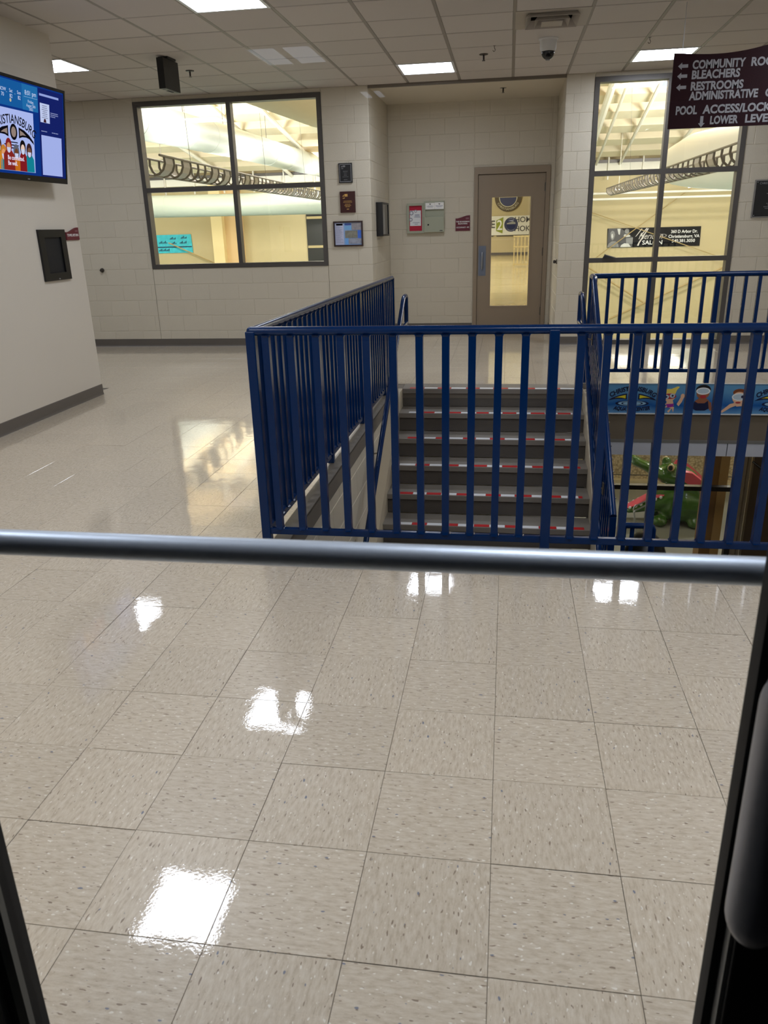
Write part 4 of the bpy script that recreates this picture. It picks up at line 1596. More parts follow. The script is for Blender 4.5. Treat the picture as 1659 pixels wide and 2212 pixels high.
truss((-5.12, 11.4, 2.44), (-6.82, 29.6, 2.66), .19, 42, 'grey ringed lighting truss running away behind the left window')
truss((3.30, 12.0, 2.36), (4.10, 35.0, 2.66), .20, 40, 'grey ringed lighting truss running away behind the tall right window')
for x in (7.7, 4.55):
    t = thing('strip_light', ('longer lit strip lamp by the big duct in the tall window' if x > 5 else 'shorter lit strip lamp at the far end of the truss in the tall window'), 'lamp', (x, 38, 2.8))
    L_ = .66 if x > 5 else .4
    box('housing', (x, 37.9, 2.80), (x + L_, 38.1, 2.87), M_TRUSSW, t)
    MB().tube([(x + L_ / 2, 38, 2.86), (x + L_ / 2, 38, roof_z(38) - .05)], .012, 6).build('stem', M_TRUSSW, t)
    box('tube', (x, 37.92, 2.755), (x + L_, 38.08, 2.795), glow('strip_tube', (255, 252, 244), 6), t)
pipe = struct(MB().tube([(3.5, YW - 2, 2.70), (14, YW - 2, 2.66)], .05, 8).tube([(3.5, YW - 2, 2.45), (14, YW - 2, 2.42)], .05, 8).build('trim_pipe', M_TRUSSW))

# cross bracing cables on the far wall
for k, (a, b) in enumerate((((3.0, -1.2), (8.6, 2.9)), ((4.0, 1.9), (12.2, -1.0)), ((2.6, .2), (6.8, -2.4)), ((10.6, -.7), (5.2, -3.2)))):
    MB().tube([(a[0], YW - .45, a[1]), (b[0], YW - .45, b[1])], .022 if k < 2 else .05, 6).build('brace_cable', mat('tan_cable', (176, 152, 100), .5), bpy.data.objects['wall_pool_hall_back'])
MB().tube([(-18, YW - .45, 1.0), (-12.5, YW - .45, -1.4)], .03, 6).build('brace_cable', mat('tan_cable', (176, 152, 100), .5), bpy.data.objects['wall_pool_hall_back'])

# teal banner
tb = thing('wall_banner', 'turquoise patterned banner with dark script on the far yellow wall', 'banner', (-17.8, YW - .05, .94))
fr = Frame((-18.86, YW - .06, .47), (1, 0, 0), (0, 0, 1))
mb = MB()
fr.solid(mb, [(0, 0), (2.03, 0), (2.0, .93), (0.02, .93)], -.03, 0)
mb.build('cloth', mat('turquoise_print', (60, 190, 205), .5, var=.35, vscale=6), tb)
mb = MB()
fr.rect(mb, .02, .28, 2.0, .33, .01)
mb.build('stripe', M_DKB, tb)
for s, t, q, z in ((1.1, .70, 'Keeping', .17), (1.68, .73, 'Everyone', .12), (.35, .53, 'Community', .14), (1.05, .50, 'Safer', .14), (1.6, .52, 'Together', .14), (.45, .13, 'Open Daily', .15)):
    pass
for s, t, w in ((1.0, .72, .42), (1.6, .75, .36), (.40, .52, .5), (1.02, .48, .3), (1.55, .50, .46), (.45, .13, .7)):
    mb = MB()
    for k in range(int(w / .07)):
        hh = .03 + .035 * ((k * 7) % 3)
        fr.poly(mb, [(s - w / 2 + k * .07, t - .03), (s - w / 2 + k * .07 + .045, t - .03), (s - w / 2 + k * .07 + .06, t + hh), (s - w / 2 + k * .07 + .02, t + hh)], .01)
    mb.build('script_line', M_DKB, tb)

# black salon banner
sb = thing('wall_banner', 'long black banner with silver script and address on the far yellow wall', 'banner', (7.1, YW - .05, .7))
fr = Frame((4.90, YW - .06, .235), (1, 0, 0), (0, 0, 1))
mb = MB()
fr.solid(mb, [(0, 0), (4.40, 0), (4.38, .905), (-.04, .905)], -.03, 0)
mb.build('cloth', mat('black_vinyl', (8, 7, 7), .6, spec=.15, var=.3, vscale=2), sb)
M_G1, M_G2, M_G3 = mat('photo_grey_dark', (62, 62, 62), .5), mat('photo_grey_mid', (130, 130, 128), .5, var=.15, vscale=3), mat('photo_grey_light', (208, 208, 202), .5, var=.1, vscale=4)
for i_, (m, pts) in enumerate(((M_G1, [(0, .01), (1.2, .01), (1.2, .46), (.6, .9), (0, .9)]), (M_G2, [(.10, .70), (.18, .80), (.28, .76), (.34, .60), (.30, .42), (.22, .34), (.14, .44)]), (M_G2, [(.0, .02), (.05, .2), (.2, .30), (.38, .30), (.52, .18), (.55, .02)]),
               (M_G3, [(.16, .62), (.22, .66), (.26, .52), (.22, .42), (.16, .5)]), (M_G3, [(.42, .88), (.58, .88), (.56, .60), (.50, .62)]), (M_G2, [(.78, .80), (.86, .88), (.98, .84), (1.0, .70), (.92, .62), (.82, .66)]), (M_G3, [(.74, .52), (.78, .62), (.94, .60), (1.05, .58), (1.06, .5), (.88, .48)]),
               (M_G2, [(.86, .44), (1.2, .46), (1.2, .16), (.9, .14)]), (M_G3, [(.62, .02), (.66, .12), (.8, .2), (1.0, .18), (1.14, .02)]))):
    mb = MB()
    fr.poly(mb, pts, .006 * (i_ + 1))
    mb.build('photo_patch', m, sb)
M_SILV = mat('silver_script', (214, 208, 200), .4)
text(fr, 2.02, .50, 'Meridian', .42, M_SILV, sb, d=.07, shear=.45, fit=1.15)
mb = MB()
for pts in ([(1.30, .48), (1.36, .52), (1.62, .86), (1.56, .86)], [(1.50, .50), (1.56, .50), (1.86, .88), (1.80, .88)], [(1.42, .08), (1.50, .06), (1.54, .20), (1.92, .86), (1.86, .86), (1.48, .22)]):
    fr.poly(mb, pts, .062)
fr.ring(mb, 2.55, .52, .24, .21, .062, k=.32)
mb.build('script_stroke', M_SILV, sb)
text(fr, 2.14, .20, 'SALON', .27, M_WHITEP, sb, d=.07, bold=.004, fit=.95)
for t, q in ((.68, '360 D Arbor Dr.'), (.46, 'Christiansburg, VA'), (.25, '540.381.3050')):
    text(fr, 3.60, t, q, .20, M_WHITEP, sb, d=.07, bold=.004, fit={.68: 1.24, .46: 1.45, .25: 1.08}[t])

# balcony walk seen through the alcove door
mz = struct(box('floor_mezzanine', (-2.4, 11.9, -.25), (1.25, YW, 0), mat('mezzanine_floor', (186, 170, 122), .16, var=.06)))
for k in range(11):
    box('floor_seam', (-2.38, 13 + k * 2.6, .0005), (1.2, 13.02 + k * 2.6, .0015), mat('seam_tan', (190, 170, 120), .3), mz)
struct(box('wall_mezzanine', (1.02, 34.5, 0), (1.25, YW, 4.4), mat('olive_wall', (150, 138, 104), .6)))
struct(box('baseboard_mezzanine', (-2.4, YW - .05, 0), (1.02, YW, .12), M_BASE))
mr_ = thing('balcony_railing', 'beige picket railing on the balcony floor seen through the alcove door', 'railing', (.6, 29.5, 0))
for z in (.10, 1.05, .70):
    box('rail', (.18, 29.47, z - .025), (1.1, 29.53, z + .025), M_TAN, mr_)
for k in range(8):
    box('picket', (.2 + k * .125, 29.48, .02 if k % 7 == 0 else .1), (.235 + k * .125, 29.52, 1.05), M_TAN, mr_)
tb2 = thing('wall_banner', 'white banner with olive number and grey capitals behind the alcove door', 'banner', (0, YW - .05, 1.4))
fr = Frame((-1.6, YW - .06, .96), (1, 0, 0), (0, 0, 1))
mb = MB()
fr.solid(mb, [(0, 0), (3.4, 0), (3.4, .90), (0, .90)], -.03, 0)
mb.build('cloth', mat('white_vinyl', (232, 230, 214), .5), tb2)
M_GRY = mat('print_grey', (84, 82, 76), .5)
M_OLI = mat('print_olive', (146, 156, 40), .5)
text(fr, .80, .50, 'E', .50, M_GRY, tb2, d=.012, bold=.01)
mb = MB()
fr.poly(mb, [(.98, .20), (.98, .70), (1.33, .85), (1.30, .08)], .010)
mb.build('number_tile', M_OLI, tb2)
text(fr, 1.15, .45, '2', .66, M_WHITEP, tb2, d=.014, bold=.008, fit=.26)
text(fr, 1.88, .70, 'HOME', .36, M_GRY, tb2, d=.012, align='LEFT', bold=.004)
text(fr, 1.88, .28, 'HOKIE', .36, M_GRY, tb2, d=.012, align='LEFT', bold=.004)
mb = MB()
for a, b in ((.0, .3), (.45, 1.3), (1.35, 2.2)):
    fr.rect(mb, a + .55, -.06, b + .55, -.02, .002)
mb.build('small_print', M_GRY, tb2)
sl2 = thing('wall_seal', 'big round dark town seal on the far wall above the white banner', 'wall plaque', (-.08, YW - .05, 2.65))
fr = Frame((-.06, YW - .06, 2.72), (1, 0, 0), (0, 0, 1))
M_BRN = mat('seal_brown', (86, 72, 46), .5)
mb = MB()
fr.disc(mb, 0, 0, .66, .66, .01, 40)
mb.build('disc', M_BRN, sl2)
mb = MB()
fr.ring(mb, 0, 0, .45, .415, .02, 36)
mb.build('ring', mat('seal_cream', (206, 200, 170), .5), sl2)
mb = MB()
fr.disc(mb, 0, 0, .41, .41, .018, 30, a0=PI, a1=2 * PI)
mb.build('lower_field', mat('seal_navy', (58, 62, 96), .5), sl2)
mb = MB()
fr.disc(mb, 0, 0, .41, .41, .018, 30, a0=0, a1=PI)
mb.build('upper_field', M_YELLOW, sl2)
text(fr, 0, -.55, 'CHRISTIANSBURG', .15, mat('seal_cream', (206, 200, 170), .5), sl2, d=.024, bend=-.55)
text(fr, 0, .55, 'TOWN OF', .15, mat('seal_cream', (206, 200, 170), .5), sl2, d=.024, bend=.55)


# ------------------------------------------------------------------ wall pieces in the lobby
def lines(mb, fr, s0, s1, t, n, pitch, hgt, d, center=True, seed=1, fill=.8):
    """rows of small print, as broken bars"""
    rnd = random.Random(seed)
    for k in range(n):
        w = (s1 - s0) * rnd.uniform(.55, 1) * fill
        c = (s0 + s1) / 2 if center else s0 + w / 2
        x = c - w / 2
        while x < c + w / 2:
            l = rnd.uniform(.006, .018)
            fr.rect(mb, x, t - k * pitch, min(x + l, c + w / 2), t - k * pitch + hgt, d)
            x += l + .003


# plaque 1 (black with silver border)
yb = Y_FAR
p = thing('award_plaque', 'small black award plaque with silver border, topmost beside the left window', 'plaque', (-2.0, yb, 2.1))
fr = Frame((-2.092, yb - .018, 1.988), (1, 0, 0), (0, 0, 1))
w_, h_ = .17, .224
mb = MB()
fr.solid(mb, [(0, 0), (w_, 0), (w_, h_), (0, h_)], -.018, 0)
mb.build('board', M_BLACK, p)
mb = MB()
b = .012
for a_ in ((b, b, w_ - b, b + .005), (b, h_ - b - .005, w_ - b, h_ - b), (b, b, b + .005, h_ - b), (w_ - b - .005, b, w_ - b, h_ - b)):
    fr.rect(mb, *a_, .001)
mb.build('border', M_SILVERT, p)
mb = MB()
lines(mb, fr, .03, w_ - .03, .13, 2, .010, .004, .0015, seed=3)
lines(mb, fr, .05, w_ - .05, .10, 2, .016, .004, .0015, seed=4)
lines(mb, fr, .03, w_ - .03, .066, 1, .01, .004, .0015, seed=5)
lines(mb, fr, .055, w_ - .055, .032, 1, .01, .006, .0015, seed=6)
mb.build('engraving', mat('engraving_grey', (120, 120, 122), .4), p)
mb = MB()
fr.rect(mb, .035, .175, .052, .192, .0015)
fr.rect(mb, .056, .178, .085, .198, .0015)
fr.rect(mb, .036, .158, .06, .166, .0015)
mb.build('emblem', mat('engraving_grey', (120, 120, 122), .4), p)
# plaque 2 (dark cherry with gold print)
p = thing('award_plaque', 'dark cherry wood award plaque with gold print, middle one beside the left window', 'plaque', (-1.99, yb, 1.77))
fr = Frame((-2.088, yb - .02, 1.644), (1, 0, 0), (0, 0, 1))
w_, h_ = .192, .246
mb = MB()
fr.solid(mb, [(0, 0), (w_, 0), (w_, h_), (0, h_)], -.02, 0)
mb.build('board', mat('cherry_wood', (58, 14, 14), .25, var=.15, vscale=20), p)
M_GOLD = mat('gold_print', (206, 160, 84), .4, metal=.3)
mb = MB()
lines(mb, fr, .03, w_ - .03, .132, 2, .014, .005, .001, seed=11, fill=1)
lines(mb, fr, .05, w_ - .05, .095, 3, .015, .006, .001, seed=12, fill=1)
lines(mb, fr, .075, w_ - .075, .036, 1, .015, .009, .001, seed=13, fill=1)
mb.build('engraving', M_GOLD, p)
mb = MB()
fr.poly(mb, [(.03, .188), (.052, .21), (.05, .186)], .001)
fr.rect(mb, .058, .186, .098, .216, .001)
fr.poly(mb, [(.03, .168), (.065, .176), (.06, .165), (.04, .162)], .001)
mb.build('emblem', M_GOLD, p)
# framed collage
p = thing('framed_collage', 'wide framed collage of blue pages and photos, lowest beside the left window', 'picture', (-2.0, yb, 1.39))
fr = Frame((-2.19, yb - .022, 1.244), (1, 0, 0), (0, 0, 1))
w_, h_ = .377, .301
mb = MB()
f = .018
fr.solid(mb, [(0, 0), (w_, 0), (w_, f), (0, f)], -.022, 0)
fr.solid(mb, [(0, h_ - f), (w_, h_ - f), (w_, h_), (0, h_)], -.022, 0)
fr.solid(mb, [(0, f), (f, f), (f, h_ - f), (0, h_ - f)], -.022, 0)
fr.solid(mb, [(w_ - f, f), (w_, f), (w_, h_ - f), (w_ - f, h_ - f)], -.022, 0)
mb.build('frame', mat('dark_wood_frame', (52, 32, 26), .35), p)
mb = MB()
fr.rect(mb, f, f, w_ - f, h_ - f, -.010)
mb.build('backing_page', mat('page_blue', (146, 178, 224), .4, var=.08), p)
for m, r in ((mat('page_lilac', (196, 200, 226), .4, var=.05, vscale=30), (.022, .022, .13, .279)), (mat('page_mauve', (160, 150, 170), .4), (.035, .25, .12, .272)), (mat('page_navy', (52, 82, 160), .4), (.146, .252, .23, .274)),
             (mat('page_cyan', (120, 176, 226), .4), (.146, .20, .232, .246)), (mat('page_sky', (110, 170, 236), .4), (.146, .02, .19, .10)), (mat('page_royal', (64, 112, 214), .4), (.31, .095, .355, .19))):
    mb = MB()
    fr.rect(mb, *r, -.0085)
    mb.build('page', m, p)
for r, sd in (((.235, .195, .355, .278), 1), ((.148, .10, .308, .188), 2), ((.19, .03, .355, .095), 3)):
    mb = MB()
    fr.rect(mb, *r, -.0070)
    mb.build('photo', mat('collage_photo_%d' % sd, ((150, 146, 150), (132, 132, 120), (150, 156, 172))[sd - 1], .4, var=.6, vscale=26 + 4 * sd), p)
mb = MB()
lines(mb, fr, .03, .125, .238, 18, .0115, .003, -.007, seed=21, fill=1, center=False)
mb.build('small_print', mat('print_slate', (120, 124, 150), .5), p)

# bronze dedication plaque on the right
p = thing('dedication_plaque', 'black dedication plaque with silver rim on the blocks right of the tall window', 'plaque', (3.0, yb, 1.66))
fr = Frame((2.795, yb - .02, 1.452), (1, 0, 0), (0, 0, 1))
w_, h_ = .62, .41
mb = MB()
fr.solid(mb, [(0, 0), (w_, 0), (w_, h_), (0, h_)], -.02, -.004)
mb.build('rim', mat('rim_silver', (142, 140, 138), .35, metal=.8), p)
mb = MB()
fr.solid(mb, [(.014, .014), (w_ - .014, .014), (w_ - .014, h_ - .014), (.014, h_ - .014)], -.004, 0)
mb.build('board', M_BLACK, p)
text(fr, w_ / 2, .37, 'CHRISTIANSBURG AQUATIC CENTER', .032, M_SILVERT, p, d=.001, fit=.52)
mb = MB()
lines(mb, fr, .08, w_ - .08, .30, 3, .022, .008, .001, seed=31)
lines(mb, fr, .18, w_ - .18, .20, 1, .02, .010, .001, seed=32)
lines(mb, fr, .06, w_ - .06, .15, 4, .018, .008, .001, seed=33)
lines(mb, fr, .14, w_ - .14, .06, 2, .018, .008, .001, seed=34)
mb.build('engraving', mat('engraving_grey', (120, 120, 122), .4), p)
for s in (.026, w_ - .026):
    for t in (.026, h_ - .026):
        mb = MB()
        fr.disc(mb, s, t, .005, .005, .002, 10)
        mb.build('screw', M_STEEL, p)

# display case on the alcove side wall
p = thing('display_case', 'shallow black display case on the alcove side wall above the railing', 'display case', (-1.66, 10.75, 1.55))
y0, y1, z0, z1, xo = 10.56, 11.10, 1.352, 1.765, -1.612
mb = MB()
t_ = .022
mb.box((-1.70, y0, z0), (xo, y0 + t_, z1)).box((-1.70, y1 - t_, z0), (xo, y1, z1)).box((-1.70, y0 + t_, z0), (xo, y1 - t_, z0 + t_)).box((-1.70, y0 + t_, z1 - t_), (xo, y1 - t_, z1))
mb.build('case_frame', M_BLACK, p)
box('back_panel', (-1.698, y0 + t_, z0 + t_), (-1.66, y1 - t_, z1 - t_), mat('case_grey_panel', (176, 178, 180), .4, var=.15, vscale=6), p)
MB().face([(xo - .008, y0 + t_, z0 + t_), (xo - .008, y1 - t_, z0 + t_), (xo - .008, y1 - t_, z1 - t_), (xo - .008, y0 + t_, z1 - t_)]).build('pane', M_GLASS, p)

# notice cabinet pair in the alcove
ya = Y_ALC
M_SAGE = mat('sage_cabinet_paint', (164, 168, 148), .4)
p = thing('notice_cabinet', 'sage framed notice case with red backing and white flyer in the alcove', 'notice case', (-1.31, ya, 1.55))
mb = MB()
X0, X1, Z0, Z1 = -1.437, -1.190, 1.368, 1.768
f = .032
mb.box((X0, ya - .06, Z0), (X0 + f, ya, Z1)).box((X1 - f, ya - .06, Z0), (X1, ya, Z1)).box((X0 + f, ya - .06, Z0), (X1 - f, ya, Z0 + f)).box((X0 + f, ya - .06, Z1 - f), (X1 - f, ya, Z1))
mb.build('case_frame', M_SAGE, p)
box('red_backing', (X0 + f, ya - .03, Z0 + f), (X1 - f, ya - .004, Z1 - f), mat('red_felt', (186, 34, 62), .8), p)
fr = Frame((X0 + f + .008, ya - .033, Z0 + .10), (1, 0, 0), (0, 0, 1))
mb = MB()
fr.rect(mb, 0, 0, .158, .205, 0)
fly = mb.build('flyer', mat('flyer_white', (226, 228, 232), .5), p)
mb = MB()
fr.ring(mb, .022, .172, .030, .018, .001, 14)
fr.ring(mb, .082, .196, .020, .012, .001, 14)
fr.ring(mb, .012, .085, .026, .014, .001, 14)
mb.build('flower_print', mat('flyer_grey', (146, 146, 160), .5), fly)
mb = MB()
lines(mb, fr, .06, .15, .145, 3, .016, .008, .001, seed=41, fill=1)
lines(mb, fr, .03, .15, .04, 1, .018, .007, .001, seed=42, fill=1)
lines(mb, fr, .05, .13, .02, 1, .018, .007, .001, seed=43, fill=1)
mb.build('flyer_print', mat('print_slate', (120, 124, 150), .5), fly)
p = thing('control_cabinet', 'sage metal control cabinet with two white notices beside the red notice case', 'cabinet', (-1.05, ya, 1.57))
X0, X1, Z0, Z1 = -1.190, -.908, 1.378, 1.790
mb = MB()
mb.box((X0, ya - .085, Z0), (X1, ya, Z0 + .205), 0, .004)
mb.box((X0, ya - .085, Z0 + .205), (X0 + .02, ya, Z1)).box((X0 + .02, ya - .085, Z1 - .022), (X1, ya, Z1)).box((X0 + .02, ya - .05, Z0 + .205), (X1, ya, Z1 - .022))
mb.build('body', M_SAGE, p)
lk = MB().tube([(X0 + .06, ya - .086, Z0 + .10), (X0 + .06, ya - .092, Z0 + .10)], .012, 12)
lk.build('lock', M_BLACK, p)
box('name_strip', (X1 - .06, ya - .087, Z0 + .015), (X1 - .02, ya - .0845, Z0 + .024), M_BLACK, p)
for k in range(2):
    a0 = X0 + .022 + k * .130
    n_ = box('notice', (a0, ya - .0875, Z1 - .108), (a0 + .128, ya - .0855, Z1 - .024 + .004 * k), M_WHITEP, p)
    fr = Frame((a0, ya - .088, Z1 - .108), (1, 0, 0), (0, 0, 1))
    mb = MB()
    fr.poly(mb, [(.05, .074), (.08, .074), (.075, .066), (.066, .058), (.056, .066)], .0005)
    mb.build('emblem', mat('print_grey', (84, 82, 76), .5), n_)
    mb = MB()
    lines(mb, fr, .015, .115, .045, 3, .009, .004, .0005, seed=51 + k, fill=1)
    mb.build('small_print', mat('print_slate', (120, 124, 150), .5), n_)


def wave_sign(name, label, fr, w, h, rows, cap=True):
    p = thing(name, label, 'sign', tuple(fr.p(w / 2, h / 2)))
    top = [(w * k / 12, h + (-.018 if k == 0 else -.020 * math.cos(k / 12 * PI * 1.05) - .0)) for k in range(12, -1, -1)]
    mb = MB()
    fr.solid(mb, [(0, 0), (w, 0)] + top, -.012, 0)
    mb.build('panel', mat('maroon_sign_panel', (98, 12, 36), .4), p)
    for s, t, q, sz, ft in rows:
        text(fr, s, t, q, sz, M_WHITEP, p, d=.0015, bold=.0006, fit=ft)
    if cap:
        mb = MB()
        fr.rect(mb, w * .70, h * .90, w * .92, h * .925, .001)
        fr.rect(mb, w * .70, h * .835, w * .92, h * .85, .001)
        mb.build('wave_mark', mat('print_rose', (190, 150, 160), .5), p)
    return p


fr = Frame((-.748, ya - .012, 1.385), (1, 0, 0), (0, 0, 1))
wave_sign('room_sign', 'small maroon room sign with wavy top beside the alcove door', fr, .205, .185, [(.102, .122, 'THE BOARDMAN', .026, .190), (.102, .095, 'BLEACHERS', .024, .130), (.102, .045, 'OCCUPANCY  493', .024, .180)])
fr = Frame((XL + .012, 6.735, 1.422), (0, 1, 0), (0, 0, 1))
wave_sign('towel_sign', 'small maroon towel sign with wavy top on the left wall corner', fr, .215, .085, [(.105, .040, 'TOWEL RETURN', .030, .19)])

# towel return hatch
p = thing('towel_return', 'black framed towel return hatch in the left wall under the screen', 'hatch', (XL, 6.5, 1.3))
y0, y1, z0, z1 = 6.292, 6.702, 1.098, 1.512
mb = MB()
mb.box((XL - .02, y0, z0), (XL + .02, y0 + .075, z1)).box((XL - .02, y1 - .075, z0), (XL + .02, y1, z1)).box((XL - .02, y0 + .075, z1 - .062), (XL + .02, y1 - .075, z1)).box((XL - .02, y0 + .075, z0), (XL + .02, y1 - .075, z0 + .062))
mb.build('frame', M_BLACK, p)
box('flap', (XL - .015, y0 + .075, z0 + .062), (XL + .004, y1 - .075, z1 - .062), M_BLACKM, p)
MB().ell((XL + .022, 6.50, z0 + .012), (.004, .012, .006), 8, 5).build('latch', M_STEEL, p)


def knob(c, n, label):
    c, n = Vector(c), Vector(n)
    p = thing('door_stop', label, 'door stop', tuple(c))
    MB().tube([c, c + n * .012], .028, 16).build('plate', mat('dull_hinge_metal', (110, 104, 94), .4, metal=.7), p)
    MB().tube([c + n * .012, c + n * .03, c + n * .045], [.014, .022, .016], 14).build('bumper', mat('dark_bumper', (60, 54, 46), .6), p, smooth=True)


knob((-5.40, Y_FAR, 1.013), (0, -1, 0), 'round wall door stop on the far left block wall')
knob((.61, 10.36, 1.0), (-1, 0, 0), 'small wall door stop at the alcove right corner')

# ------------------------------------------------------------------ screen on the left wall
tv = thing('wall_screen', 'large black wall mounted screen showing blue notices on the left wall', 'screen', (XL + .1, 6.1, 2.2))
fr = Frame((-3.72, 6.63, 1.869), (0, 1, 0), (.10, 0, .703))
TW, TH = 1.235, .706
mb = MB()
fr.solid(mb, [(-TW, 0), (0, 0), (0, TH), (-TW, TH)], -.055, 0)
mb.build('case', M_BLACK, tv)
mb = MB()
bz = .020
fr.solid(mb, [(-TW, 0), (0, 0), (0, .040), (-TW, .040)], 0, .006)
fr.solid(mb, [(-TW, TH - bz), (0, TH - bz), (0, TH), (-TW, TH)], 0, .006)
fr.solid(mb, [(-TW, .04), (-TW + bz, .04), (-TW + bz, TH - bz), (-TW, TH - bz)], 0, .006)
fr.solid(mb, [(-bz, .04), (0, .04), (0, TH - bz), (-bz, TH - bz)], 0, .006)
mb.build('bezel', mat('gloss_black_bezel', (12, 12, 14), .2), tv)
mt = MB()
mt.box((XL, 5.85, 2.05), (-3.80, 6.2, 2.45)).box((-3.82, 5.95, 2.1), (-3.74, 6.1, 2.4))
mt.build('wall_mount', M_BLACKM, tv)
mb = MB()
fr.rect(mb, -.585, .010, -.555, .018, .007)
mb.build('badge', mat('badge_grey', (120, 120, 120), .4), tv)


def scr(name, col, pts, d, s=1.0, rect=True):
    mb = MB()
    if rect:
        fr.rect(mb, *pts, d)
    else:
        fr.poly(mb, pts, d)
    return mb.build(name, glow('screen_%d_%d_%d' % tuple(col), col, s), tv)


S0 = -TW + bz
scr('screen_image', (14, 52, 132), (S0, .042, -bz, TH - bz - .002), .001)
scr('weather_band', (24, 92, 160), (S0, .50, -.392, TH - bz - .012), .0015)
scr('clock_panel', (34, 110, 172), (-.60, .498, -.394, TH - bz - .012), .002)
scr('side_column', (22, 34, 104), (-.385, .042, -.03, TH - bz - .012), .0015)
TXW = glow('screen_text_white', (214, 226, 255), 1.0)
text(fr, -.49, .617, '8:01 pm', .046, TXW, tv, d=.003, fit=.15)
text(fr, -.49, .560, 'Friday,', .030, TXW, tv, d=.003)
text(fr, -.49, .533, 'August 26th', .030, TXW, tv, d=.003, fit=.12)
text(fr, -.49, .509, '2022', .026, TXW, tv, d=.003)
scr('rule_line', (140, 180, 220), (-.58, .588, -.40, .591), .003)
for s, a_, b_ in ((-.845, 'NOW', '70'), (-.742, 'Sat', '82'), (-.640, 'Sun', '82')):
    text(fr, s, .603, a_, .034, TXW, tv, d=.003)
    text(fr, s, .568, b_, .036, TXW, tv, d=.003)
for s in (-.795, -.692):
    scr('chevron', (140, 180, 220), [(s - .01, .585), (s, .592), (s + .01, .585), (s, .588)], .003, rect=False)
mb = MB()
fr.disc(mb, -.752, .541, .012, .012, .003, 16)
mb.build('moon_icon', glow('screen_moon', (190, 184, 160), 1), tv)
scr('header_bar', (150, 166, 226), (-.372, .624, -.095, .640), .003)
scr('mini_poster', (196, 208, 244), (-.368, .438, -.235, .574), .003)
mb = MB()
lines(mb, fr, -.355, -.25, .555, 7, .014, .005, .0036, seed=61, fill=.8)
mb.build('mini_text', glow('screen_grey_text', (96, 96, 120), 1), tv)
scr('mini_figure', (60, 30, 40), [(-.325, .44), (-.318, .462), (-.305, .468), (-.292, .462), (-.285, .44)], .0036, rect=False)
mb = MB()
lines(mb, fr, -.222, -.108, .515, 3, .013, .006, .003, center=False, seed=62, fill=1)
lines(mb, fr, -.362, -.25, .372, 1, .013, .006, .003, center=False, seed=63, fill=1)
lines(mb, fr, -.21, -.09, .372, 1, .013, .006, .003, center=False, seed=64, fill=1)
mb.build('caption', glow('screen_caption', (150, 160, 205), 1), tv)
scr('blank_card', (168, 182, 240), (-.364, .055, -.07, .346), .003)
# picture card with the town logo and masked people
scr('picture_card', (176, 190, 244), (-1.03, .062, -.468, .484), .003)
KB = glow('screen_black', (14, 12, 18), 1)
text(fr, -.737, .414, 'CHRISTIANSBURG', .085, KB, tv, d=.005, bold=.0012, bend=.50, shear=.08, fit=.60)
TPC = glow('screen_taupe', (150, 132, 122), 1)
mb = MB()
fr.ring(mb, -.737, .330, .046, .030, .005, 30, k=1.2)
mb.build('logo_ring', KB, tv)
mb = MB()
fr.disc(mb, -.737, .330, .032, .042, .0045, 24)
mb.build('logo_ring_fill', TPC, tv)
for sg_ in (-1, 1):
    m1, m2 = MB(), MB()
    c = -.737
    fr.poly(m1, [(c + sg_ * x, t) for x, t in ((.066, .368), (.066, .292), (.11, .304), (.16, .306), (.20, .298), (.263, .262), (.255, .285), (.20, .325), (.14, .352))], .0045)
    fr.poly(m2, [(c + sg_ * x, t) for x, t in ((.079, .350), (.079, .310), (.115, .318), (.16, .317), (.125, .335))], .005)
    m1.build('logo_wing', KB, tv)
    m2.build('logo_wing_fill', TPC, tv)
mb = MB()
for r_ in ((-.785, .255, -.69, .262), (-.79, .235, -.68, .243), (-.785, .215, -.69, .223), (-.66, .235, -.60, .243), (-.65, .215, -.60, .223), (-.86, .235, -.80, .243)):
    fr.rect(mb, *r_, .0045)
mb.build('logo_ripple', KB, tv)
for c, w, top_, col, skin, hair in ((-.935, .09, .20, (214, 140, 30), (196, 120, 80), (60, 36, 24)), (-.875, .085, .15, (20, 132, 150), (226, 160, 110), (200, 130, 50)), (-.545, .125, .185, (20, 132, 150), (120, 84, 66), (58, 36, 40)),
                                    (-.632, .09, .20, (132, 28, 34), (238, 206, 190), (20, 16, 18)), (-.715, .115, .165, (200, 112, 28), (110, 66, 40), (96, 100, 116)), (-.812, .14, .20, (136, 40, 34), (206, 140, 96), (132, 34, 36))):
    o_ = .0052 + .0006 * ((c * 1000) % 5)
    scr('figure_coat', col, [(c - w / 2, .064), (c + w / 2, .064), (c + w / 2 * .95, top_ - .03), (c + w * .25, top_), (c - w * .25, top_), (c - w / 2 * .95, top_ - .03)], o_, rect=False)
    mb = MB()
    fr.disc(mb, c, top_ + .032, .038, .052, o_ + .0001, 18)
    mb.build('figure_hair', glow('screen_h%d_%d_%d' % hair, hair, 1), tv)
    mb = MB()
    fr.disc(mb, c, top_ + .018, .026, .036, o_ + .0003, 16)
    mb.build('figure_face', glow('screen_s%d_%d_%d' % skin, skin, 1), tv)
    scr('figure_mask', (206, 214, 244), [(c - .024, top_ + .02), (c + .024, top_ + .02), (c + .018, top_ - .008), (c, top_ - .018), (c - .018, top_ - .008)], o_ + .0005, rect=False)
TX2 = glow('screen_text_bright', (236, 226, 250), 1)
text(fr, -.835, .150, 'Be committed.', .042, TX2, tv, d=.0095, align='LEFT', bold=.001, fit=.21)
text(fr, -.835, .112, 'Be well.', .042, TX2, tv, d=.0095, align='LEFT', bold=.001, fit=.118)

